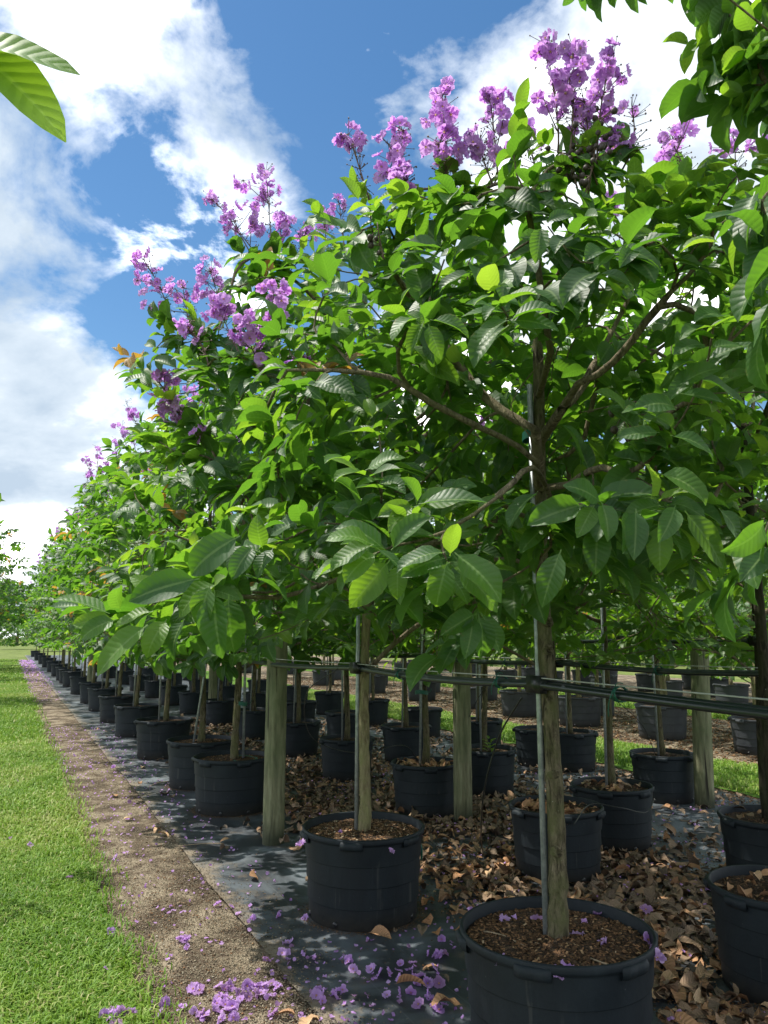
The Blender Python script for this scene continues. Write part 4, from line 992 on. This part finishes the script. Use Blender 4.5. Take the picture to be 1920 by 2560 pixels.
cable('drip_tube', [(4.72, 5.6, 1.6), (5.2, 6.0, 1.2), (5.8, 6.1, .8), (6.05, 6.15, .44)], .0035, 'tube', 'thin black tube slanting down to the dark pot by the alley', 'tube')
# green ties and tapes
def tape(x, y, z, r, label, wd=.018):
    mb = MB(); an = np.linspace(0, 6.283, 18); V = []; 
    for dz in (-wd, 0, wd): V.append(np.stack([np.cos(an) * r * 1.1, np.sin(an) * r * .95, dz + .006 * np.sin(an * 2)], 1))
    Q = [[i * 18 + j, i * 18 + j + 1, (i + 1) * 18 + j + 1, (i + 1) * 18 + j] for i in range(2) for j in range(17)]
    mb.add(np.concatenate(V), Q); mb.tube(bez(np.array([r, 0, 0]), np.array([r + .04, .01, -.02]), np.array([r + .05, .0, .03]), 5), .004, 4)
    tag(link('tie_tape', mb.mesh('tie_tape', 'tie'), None, (x, y, z)), label, 'tape', 'green tie tapes')
tape(2.005, 2.655, 2.51, .05, 'green tape tying the mossy trunk to its stake below the fork')
tape(2.1, 7.6, 1.0, .055, 'green tape around the leaning tree by the round post')
tape(3.62, 6.69, 1.12, .06, 'green tape around the brown trunk by the middle post')
cable('green_twine', [px(852, 1787, 4.95), px(870, 1800, 4.85), px(888, 1812, 4.75), px(905, 1818, 4.7), px(911, 1835, 4.68), px(910, 1858, 4.68)], .006, 'tie', 'green twine draped over the rim of the light mulch pot', 'twine')
cable('green_twine', [(2.0, 7.45, .485), (2.1, 7.4, .475), (2.22, 7.45, .485), (2.25, 7.58, .48), (2.15, 7.7, .49), (2.0, 7.7, .48)], .006, 'tie', 'green twine coiled at the foot of the leaning tree', 'twine')

# ------------------------------------------------------------------ loose things on the ground
def blades(name, x0, x1, y0, y1, n, z, ht, wd, edge=None, seed=0, kind_label=None):
    r_ = np.random.default_rng(seed); x = r_.uniform(x0, x1, n); y = r_.uniform(y0, y1, n)
    if edge is not None: k = edge(x, y, r_); x, y = x[k], y[k]
    pt = vnoise(x * 2.7, y * 1.9, 71); k = r_.uniform(size=len(x)) > .75 * np.clip((pt - .55) * 1.6, 0, 1); x, y, pt = x[k], y[k], pt[k]
    n = len(x); a = r_.uniform(0, 6.283, n); h = r_.uniform(.45, 1.25, n) * ht * (1 - .3 * np.tanh(pt)); wv = wd * r_.uniform(.6, 1.3, n); ln = r_.uniform(.3, 1.5, n)
    dx, dy = np.cos(a), np.sin(a); px_, py_ = -dy, dx; V = np.zeros((n, 5, 3)); b = np.stack([x, y, np.full(n, z)], 1)
    d = np.stack([dx, dy, np.zeros(n)], 1); p = np.stack([px_, py_, np.zeros(n)], 1); up = np.array([0, 0, 1.])
    V[:, 0] = b - p * wv[:, None]; V[:, 1] = b + p * wv[:, None]; m = b + d * (h * ln * .35)[:, None] + up * (h * .75)[:, None]
    V[:, 2] = m - p * wv[:, None] * .8; V[:, 3] = m + p * wv[:, None] * .8; V[:, 4] = b + d * (h * ln)[:, None] + up * (h * (1.05 - .25 * ln))[:, None]
    i = np.arange(n)[:, None] * 5; Q = i + np.array([[0, 1, 3, 2]]); T = i + np.array([[2, 3, 4]])
    yo = np.clip(.52 + .36 * vnoise(x * 1.4, y * 1.4, 3) + r_.normal(size=n) * .22, 0, .92); yo[r_.uniform(size=n) < .05] = 1.0
    A = np.zeros((n, 5, 3)); A[:, :, 2] = yo[:, None]; A[:, 2:4, 0] = .6; A[:, 4, 0] = 1
    return mesh_from(name, V.reshape(-1, 3), Q, T, A.reshape(-1, 3), 'grass')
def lawn_edge(x, y, r_):
    e = .63 + .045 * vnoise(y * 1.9, y * .3, 5) + np.abs(r_.normal(size=len(x))) ** 2 * .04
    return (x < e) & (x > -.03 * y - 1.3)
mb_parts = []
me = [blades('g', -1.6, .85, 3.2, 7, 95000, .004, .046, .0040, lawn_edge, 1), blades('g', -1.6, .85, 7, 13, 60000, .004, .052, .0058, lawn_edge, 2), blades('g', -2.5, .85, 13, 30, 55000, .004, .06, .009, lawn_edge, 3), blades('g', -3.2, .85, 30, 62, 25000, .004, .08, .02, lawn_edge, 4)]
for m_ in me: tag(link('lawn_grass', m_), 'short green lawn grass beside the gravel path', 'grass', kind='stuff')
def alley_edge(x, y, r_):
    return (x > 7.12 + .12 * vnoise(y, y * .2, 8) + np.abs(r_.normal(size=len(x))) * .05) & (x < 8.62 + .1 * vnoise(y, y * .4, 9))
tag(link('alley_grass', blades('g', 7, 8.8, 3.5, 22, 60000, .02, .06, .006, alley_edge, 5)), 'sunlit grass in the alley between the tree blocks', 'grass', kind='stuff')
tag(link('alley_grass', blades('g', 13, 15, 6, 30, 26000, .024, .09, .012, None, 6)), 'sunlit grass in the second alley beyond the grey pots', 'grass', kind='stuff')
# pebbles and crumbs on the path
def crumbs(name, n, xr, yr, z, smin, smax, mat, seed, bias=0., dens=None):
    r_ = np.random.default_rng(seed); x = r_.uniform(*xr, n); y = yr[0] + (yr[1] - yr[0]) * r_.uniform(size=n) ** 1.7
    if dens is not None: k = dens(x, y, r_); x, y = x[k], y[k]
    n = len(x); o8 = np.array([[1, 0, 0], [-1, 0, 0], [0, 1, 0], [0, -1, 0], [0, 0, 1.], [0, 0, -.6]]); T8 = np.array([[0, 2, 4], [2, 1, 4], [1, 3, 4], [3, 0, 4], [2, 0, 5], [1, 2, 5], [3, 1, 5], [0, 3, 5]])
    s = smin + (smax - smin) * r_.beta(1.2, 4, n); F = r_.uniform(.5, 1.2, (n, 6, 1)); a = r_.uniform(0, 6.28, n)
    P = o8[None] * F * s[:, None, None] * np.array([1, .75, .55]); c, sn = np.cos(a), np.sin(a)
    X = P[:, :, 0] * c[:, None] - P[:, :, 1] * sn[:, None]; Y = P[:, :, 0] * sn[:, None] + P[:, :, 1] * c[:, None]
    P = np.stack([X + x[:, None], Y + y[:, None], P[:, :, 2] + z], -1); A = np.zeros((n, 6, 3)); A[:, :, 2] = np.clip(r_.beta(2, 2.5, n) + bias, 0, 1)[:, None]
    return mesh_from(name, P.reshape(-1, 3), None, (T8[None] + (np.arange(n) * 6)[:, None, None]).reshape(-1, 3), A.reshape(-1, 3), mat, False)
tag(link('path_gravel', crumbs('path_gravel', 42000, (.55, 1.36), (3.1, 16), .0, .0025, .013, 'pebble', 11, .08)), 'small pale gravel scattered over the sandy path', 'gravel', kind='stuff')
def path_patch(x, y, r_): return vnoise(x * 3.1, y * 1.7, 51) + .6 * r_.normal(size=len(x)) > .35
tag(link('path_debris', crumbs('path_debris', 15000, (.62, 1.4), (3.1, 17), .002, .003, .016, 'chip', 16, .05, path_patch)), 'dark bark crumbs and leaf bits strewn over the sandy path', 'debris', kind='stuff')
def edge_dirt(x, y, r_): return np.abs(x - 1.33 - .03 * vnoise(y * 2.3, y * .5, 4)) < np.abs(r_.normal(size=len(x))) * .13 * (1 + np.clip(vnoise(y * 1.3, y * 0, 17), -.8, 2))
tag(link('edge_soil', crumbs('edge_soil', 30000, (1.0, 1.9), (3.0, 16), .019, .003, .013, 'pebble', 13, -.1, edge_dirt)), 'sandy soil washed over the edge of the weed mat', 'soil', kind='stuff')
def mat_dirt(x, y, r_): return vnoise(x * 2.2, y * 2.2, 21) + .5 * r_.normal(size=len(x)) > .75
tag(link('soil_crumbs', crumbs('soil_crumbs', 34000, (1.1, 3.2), (2.6, 12), .021, .002, .012, 'chip', 12, 0, mat_dirt)), 'dark soil crumbs spilled over the black weed mat', 'soil', kind='stuff')
tag(link('bed_litter', crumbs('bed_litter', 26000, (8.7, 13), (4, 30), .02, .01, .05, 'chip', 14, .12)), 'brown bits of leaf over the gravel bed of the grey pots', 'leaf litter', kind='stuff')
tag(link('strip_litter', crumbs('strip_litter', 9000, (6.5, 7.4), (3.5, 22), .016, .006, .03, 'chip', 15, .15)), 'pale leaf bits along the edge of the grass alley', 'leaf litter', kind='stuff')
# a collar of spilled soil round the near pots
def collar(n, cx, cy, rr, seed):
    r_ = np.random.default_rng(seed); a = r_.uniform(0, 6.28, n); q = rr + np.abs(r_.normal(size=n)) * .035
    m_ = crumbs('c', n, (0, 1), (0, 1), .016, .002, .009, 'chip', seed); co = np.zeros(len(m_.vertices) * 3); m_.vertices.foreach_get('co', co); co = co.reshape(n, 6, 3); ctr = co.mean(1, keepdims=True)
    ctr2 = np.stack([cx + q * np.cos(a), cy + q * np.sin(a), np.full(n, .021)], 1)[:, None]; m_.vertices.foreach_set('co', (co - ctr + ctr2).ravel()); return m_
for i, (x, y, rr) in enumerate(((2.03, 4.51, .335), (2.03, 7.6, .335), (2.03, 8.95, .335), (2.03, 2.65, .335))):
    tag(link('spilled_soil', collar(1500, x, y, rr, 60 + i)), ['spilled soil round the foot of the light mulch pot', 'spilled soil round the pot by the round post', 'spilled soil round the pot with the slanting stake', 'spilled soil round the large bark mulch pot'][i], 'soil', kind='stuff')

# fallen brown leaves
POTS = [(2.03, 2.65, .37), (2.03, 4.51, .36), (2.03, 7.6, .36), (2.03, 8.95, .36), (2.02, 6.25, .1), (3.78, 6.22, .1), (6.22, 5.72, .1)] + [(x, y, .31) for x, y in ROW_B + ROW_C + ROW_D]
def litter_items(n, seed):
    r_ = np.random.default_rng(seed); items = []
    while len(items) < n:
        x = r_.uniform(1.5, 6.9); y = r_.uniform(1.9, 7.5) if r_.uniform() < .62 else r_.uniform(7.5, 16)
        d = .95 * math.exp(-((x - 3.05) / .75) ** 2) + .75 * math.exp(-((x - 4.1) / .6) ** 2) * (1 if y > 3.6 else .4) + .3
        if x < 2.45: d *= .18 if x > 1.9 else .04
        if y < 3.0 and x < 2.75: d *= .5
        if x > 4.4 and y < 6.5: d *= .35
        d *= .55 + .45 * np.tanh(2 * vnoise(np.array(x * .9), np.array(y * .9), 31) + .6)
        if r_.uniform() > d: continue
        if any((x - a) ** 2 + (y - b) ** 2 < (c + .02) ** 2 for a, b, c in POTS): continue
        s = r_.uniform(.05, .155); n_ = np.array([r_.normal() * .35, r_.normal() * .35, 1 if r_.uniform() < .6 else -1]); ax = np.array([r_.normal(), r_.normal(), r_.normal() * .12])
        br = r_.beta(1.6, 1.8); br = br * .72 if x > 3.4 or y > 6.5 else min(1, br * 1.0 + .05)
        items.append([np.array([x, y, .022 + r_.uniform(0, .028)]), frame(ax, n_), s, int(r_.integers(10)), br])
    return items
lit = litter_items(9000, 5)
key = [proj(it[0]) for it in lit]
vis = sorted([i for i in range(len(lit)) if -40 < key[i][0] < 1700 and 1500 < key[i][1] < 2230], key=lambda i: key[i][2] / lit[i][2])[:125]
vs = set(vis)
def leaf_labels(it):
    x, y = it[0][0], it[0][1]
    if x < 2.75 and y < 3.9: return 'fallen brown leaf lying on the mat around the large bark mulch pot', 'fallen leaves around the bark mulch pot'
    return 'fallen brown leaf in the litter between the two nearest rows of pots', 'fallen leaves between the rows'
for i in vis:
    p, F, s, vi, y = lit[i]; o = link('fallen_leaf', leaf_mesh('litter', LITTER, vi, y, 'litter')); o.matrix_basis = mat4(p, F, s); lb, gp = leaf_labels(lit[i]); tag(o, lb, 'leaf', gp)
tag(link('litter_bits', crumbs('litter_bits', 14000, (2.4, 5.2), (2.4, 12), .024, .004, .022, 'chip', 19, .1)), 'crumbled leaf bits and bark among the brown leaves', 'leaf litter', kind='stuff')
tag(link('leaf_litter', join_leaves([it for i, it in enumerate(lit) if i not in vs], LITTER, 'litter', 'leaf_litter')), 'deep litter of brown leaves between the rows of pots', 'leaf litter', kind='stuff')
def pot_litter(x, y, n, z, rmax, lab, seed):
    r_ = np.random.default_rng(seed); its = []
    for k in range(n):
        a = r_.uniform(0, 6.28); q = rmax * math.sqrt(r_.uniform(.05, 1))
        its.append([np.array([x + q * math.cos(a), y + q * math.sin(a), z + r_.uniform(.0, .025)]), frame(np.array([r_.normal(), r_.normal(), r_.normal() * .1]), np.array([r_.normal() * .4, r_.normal() * .4, 1])), r_.uniform(.06, .12), int(r_.integers(10)), min(1, r_.beta(3, 2))])
    for it in its:
        o = link('fallen_leaf', leaf_mesh('litter', LITTER, it[3], it[4], 'litter')); o.matrix_basis = mat4(it[0], it[1], it[2]); tag(o, lab, 'leaf', lab.replace('fallen', 'leaves'))
pot_litter(3.58, 4.63, 60, .44, .26, 'fallen orange brown leaf on the pot behind the mossy trunk', 1)
pot_litter(3.66, 6.70, 45, .44, .26, 'fallen brown leaf on the pot by the middle post', 2)
pot_litter(4.47, 5.05, 26, .45, .24, 'fallen curled leaf in the pot of the pale greenish trunk', 3)
pot_litter(3.42, 2.72, 26, .44, .26, 'fallen brown leaf on the pot before the petal-strewn mat', 4)
pot_litter(4.66, 3.75, 18, .44, .26, 'fallen dry leaf in the pot of the dark slender tree', 6)
for i, (u, v) in enumerate([(640, 2190), (690, 2195), (560, 1640), (430, 1640), (300, 1690), (265, 1770), (305, 1660), (350, 1790), (250, 1720), (340, 1800), (950, 2090)]):
    p = at(u, v, .02); r_ = np.random.default_rng(900 + i); o = link('fallen_leaf', leaf_mesh('litter', LITTER, i % 10, .6 + .4 * r_.uniform(), 'litter'))
    o.matrix_basis = mat4(p, frame(np.array([r_.normal(), r_.normal(), 0]), np.array([.2, .1, 1])), r_.uniform(.08, .14)); tag(o, 'lone fallen leaf at the edge of the path and the weed mat', 'leaf', 'lone leaves by the path')

# fallen purple blossoms
PET = []
for k in range(5):
    r_ = np.random.default_rng(40 + k); V, A = [], []
    for i in range(4):
        for j in range(3):
            V.append([(j - 1) * .5 * math.sin(math.pi * (.18 + .8 * i / 3.6)), i / 3., .18 * r_.normal() * .8 + .12]); A.append([i / 3., j - 1, 0])
    PET.append((np.array(V), np.array([[i * 3 + j, i * 3 + j + 1, (i + 1) * 3 + j + 1, (i + 1) * 3 + j] for i in range(3) for j in range(2)]), np.array(A, float)))
FB = [b.mesh('fallen_blossom', 'petal_fallen') for b in [blossom_template(60 + i, .027) for i in range(4)]]
def on_soil(x, y):                                             # height of what lies under a point
    for (a, b, r, h) in ((2.03, 2.65, .35, .475), (2.03, 4.51, .35, .475), (2.03, 7.6, .35, .475)):
        if (x - a) ** 2 + (y - b) ** 2 < r * r: return h
    if x > 1.33: return .02
    return .008 if x > .64 else .03
r_ = np.random.default_rng(77); pts = []
for (u, v, su, sv, n, where) in ((500, 2150, 75, 25, 24, 0), (250, 2195, 40, 12, 12, 0), (560, 2130, 60, 15, 10, 0), (900, 2120, 60, 40, 18, 1), (950, 2060, 30, 30, 6, 1), (620, 2060, 50, 25, 5, 0), (390, 2030, 20, 20, 4, 0), (780, 2080, 40, 20, 4, 1),
                                 (470, 2180, 120, 20, 12, 0), (700, 2150, 60, 25, 8, 1), (930, 2170, 40, 25, 8, 1)):
    for k in range(n): pts.append((u + r_.normal() * su * .5, v + r_.normal() * sv * .6, where))
for (u, v, w_) in [(238, 2020, 2), (65, 1830, 2), (22, 1815, 2), (40, 1690, 2), (365, 2060, 0), (230, 2100, 2), (600, 1980, 1), (515, 1975, 1), (500, 1960, 1), (545, 1985, 1), (470, 1950, 1), (660, 1985, 1), (250, 1850, 0), (150, 1900, 0), (330, 1600, 0), (195, 1655, 0), (200, 1690, 0), (240, 1620, 0), (160, 1630, 0), (120, 1640, 0), (280, 1730, 1), (245, 1655, 0), (300, 1560, 1)]: pts.append((u, v, w_))
for (u, v, w_) in pts:
    p = at(u, min(v, 2300), .02); p[2] = on_soil(p[0], p[1]) + .004; o = link('fallen_blossom', FB[r_.integers(4)])
    o.matrix_basis = mat4(p, rand_rot(r_, 1.0), r_.uniform(.55, 1.0))
    wh = 'on the black weed mat' if p[0] > 1.33 else ('in the lawn grass' if p[0] < .66 else 'on the sandy path'); tag(o, 'fallen purple blossom lying ' + wh, 'flower', 'fallen blossoms ' + wh)
for (u, v) in [(1022, 1972), (1040, 1968), (1228, 2092), (1090, 1988), (1300, 2040), (1262, 1995), (1205, 2105), (1400, 2030), (1412, 2050), (1420, 2068), (1160, 1990), (1290, 1975), (1110, 1985), (1080, 2075), (1245, 2020), (1395, 1965), (1340, 1975), (735, 1800), (895, 1812), (845, 1838), (650, 1823)]:
    near1 = v > 1900; p = at(u, v, .478); o = link('fallen_blossom', FB[r_.integers(4)]); o.matrix_basis = mat4(p, rand_rot(r_, 1.8), r_.uniform(.6, 1.1)); wh = 'on the bark mulch of the large pot' if near1 else 'on the light mulch of the pot by the post'
    tag(o, 'fallen purple blossom lying ' + wh, 'flower', 'fallen blossoms ' + wh)
its = []
def petal(x, y, z, s, r_): its.append([np.array([x, y, z]), rand_rot(r_, 2.2), s, int(r_.integers(5)), r_.uniform(0, .49)])
for k in range(2600):
    q = r_.uniform()
    if q < .30: y = r_.uniform(3.3, 16); x = r_.uniform(.7, 1.75)
    elif q < .42: y = r_.uniform(2.2, 4.2); x = r_.uniform(1.2, 2.7)
    elif q < .70: y = 22 + 38 * r_.uniform(); x = r_.uniform(.62, 1.5)
    elif q < .88: y = r_.uniform(3.2, 9); x = r_.uniform(4.0, 6.6)
    else: y = r_.uniform(2.2, 9); x = r_.uniform(2.3, 4.2)
    if y < 22 and any((x - a) ** 2 + (y - b) ** 2 < (c + .01) ** 2 for a, b, c in POTS): continue
    petal(x, y, on_soil(x, y) + (.035 if 2.5 < x < 4.4 else .004), r_.uniform(.012, .026) * (1 + max(0, y - 20) * .09), r_)
tag(link('fallen_petals', join_leaves(its, PET, 'petal_fallen', 'fallen_petals')), 'scattered purple petals over path and mat', 'petals', kind='stuff')
# dry sticks
for i, pts_ in enumerate([[at(320, 1700, .02), at(345, 1690, .06), at(400, 1685, .03), at(415, 1690, .02)], [at(385, 1828, .02), at(440, 1822, .022), at(480, 1822, .02)], [at(690, 1995, .02), at(720, 1993, .02), at(745, 1994, .02)],
                          [at(1060, 1925, .02), at(1062, 1905, .05), at(1078, 1892, .06)], [at(1045, 2012, .478), at(1085, 2020, .482), at(1145, 2050, .478)], [at(1140, 2030, .478), at(1175, 2042, .482), at(1220, 2042, .48)], [at(1275, 2070, .478), at(1330, 2090, .482), at(1360, 2098, .478)]]):
    lab = ['curved dry stick arching from the mat beside the far pots', 'straight dry stick across the mat before the round post', 'short dry stick beside the light mulch pot', 'curled dry stalk standing on the dusty mat', 'curved dry stick on bark mulch near the steel stake', 'dry stick lying at the foot of the mossy trunk', 'straight dry stick on bark mulch by the pot rim'][i]
    cable('dry_stick', [np.asarray(p) for p in pts_], .003, 'straw', lab, 'stick', 'dry sticks')
# weed sprout in one pot
its2 = []
for k in range(12):
    a = k * 2.4; its2.append([np.array([4.62 + .02 * math.cos(a), 7.05 + .02 * math.sin(a), .45 + k * .012]), frame(np.array([math.cos(a), math.sin(a), .5]), np.array([0, 0, 1.])), .07, k % 8, .9])
tag(link('weed_sprout', join_leaves(its2, LEAF_LO, 'leaf', 'weed_sprout')), 'small green weed sprout growing in the pot behind the middle post', 'weed')

# ------------------------------------------------------------------ trees at the left and in the distance
BL = np.array([-1.35, 1.1, 0.0])
def wl(p): return p[0] > -.35 - .03 * p[1]
lv = []
for (u, v, u1, v1, nr) in ((-120, 92, 146, 138, (0, -.25, 1)), (-105, 62, 124, 272, (.15, -.3, 1))):
    p = px(u, v, 1.22) - BL; e = px(u1, v1, 1.25) - BL; fr = frame(e - p, np.array(nr) + 0.9 * (-_f)); fr[:, 0] *= 1.15; lv.append([p, fr, np.linalg.norm(e - p) / .97, 3, .88])
make_tree(BL, 811, 'tree over the lawn whose two long leaves reach in against the sky', per=8, size=(.14, .2), H=2.8, Rad=1.0, zlo=1.9, zhi=3.6, ntips=40, nlimbs=5, avoid=wl, name='broadleaf_tree', extra=[px(-330, 60, 1.35) - BL], extra_leaves=lv, n_obj=2, tint=0)
BL2 = np.array([-1.55, 6.3, 0.0])
def wl2(p): return p[0] > -.02 * p[1] - .42
make_tree(BL2, 812, 'tree with blunt grey green leaves standing on the lawn', leafkind='round', per=9, size=(.11, .16), H=2.7, Rad=1.0, zlo=1.9, zhi=3.2, ntips=40, nlimbs=6, avoid=wl2, name='broadleaf_tree', n_obj=20,
          extra=[px(u, v, 6.2) - BL2 for u, v in ((-38, 1050), (-45, 1085))])
for i, (x, y, k, lab) in enumerate([(-.55, 44, .95, 'thick grey trunked tree on the lawn by the far end of the path'), (5, 96, 1.2, 'broad far tree closing the end of the path'), (-9, 115, 1.3, 'broad far tree across the lawn'), (12, 90, 1.6, 'broad far tree behind the end of the rows'), (1.0, 112, 1.2, 'tall far tree beyond the end of the gravel path')]):
    t = make_tree((x, y, -.02), 840 + i, lab, 'far trees behind the rows', per=11, size=(.26, .42), leafkind='far', H=3.4, Rad=2.4, zlo=2.6 if i == 0 else .5, zhi=4.6, ntips=170, detail=0, r0=.16, name='broadleaf_tree', branch_mat='bark_dark'); t.scale = (k, k, k)
for i in range(18):
    s = copy_tree(t); s.location = (12 + i * 3.6 + rng.uniform(-1, 1), 52 - i * 2.3 + rng.uniform(-2, 2), -.02); s.rotation_euler.z = rng.uniform(0, 6.28); k = rng.uniform(1.3, 1.8); s.scale = (k, k, k)
    tag(s, 'tree in the far hedge line behind all the pots', 'tree', 'far hedge line trees')
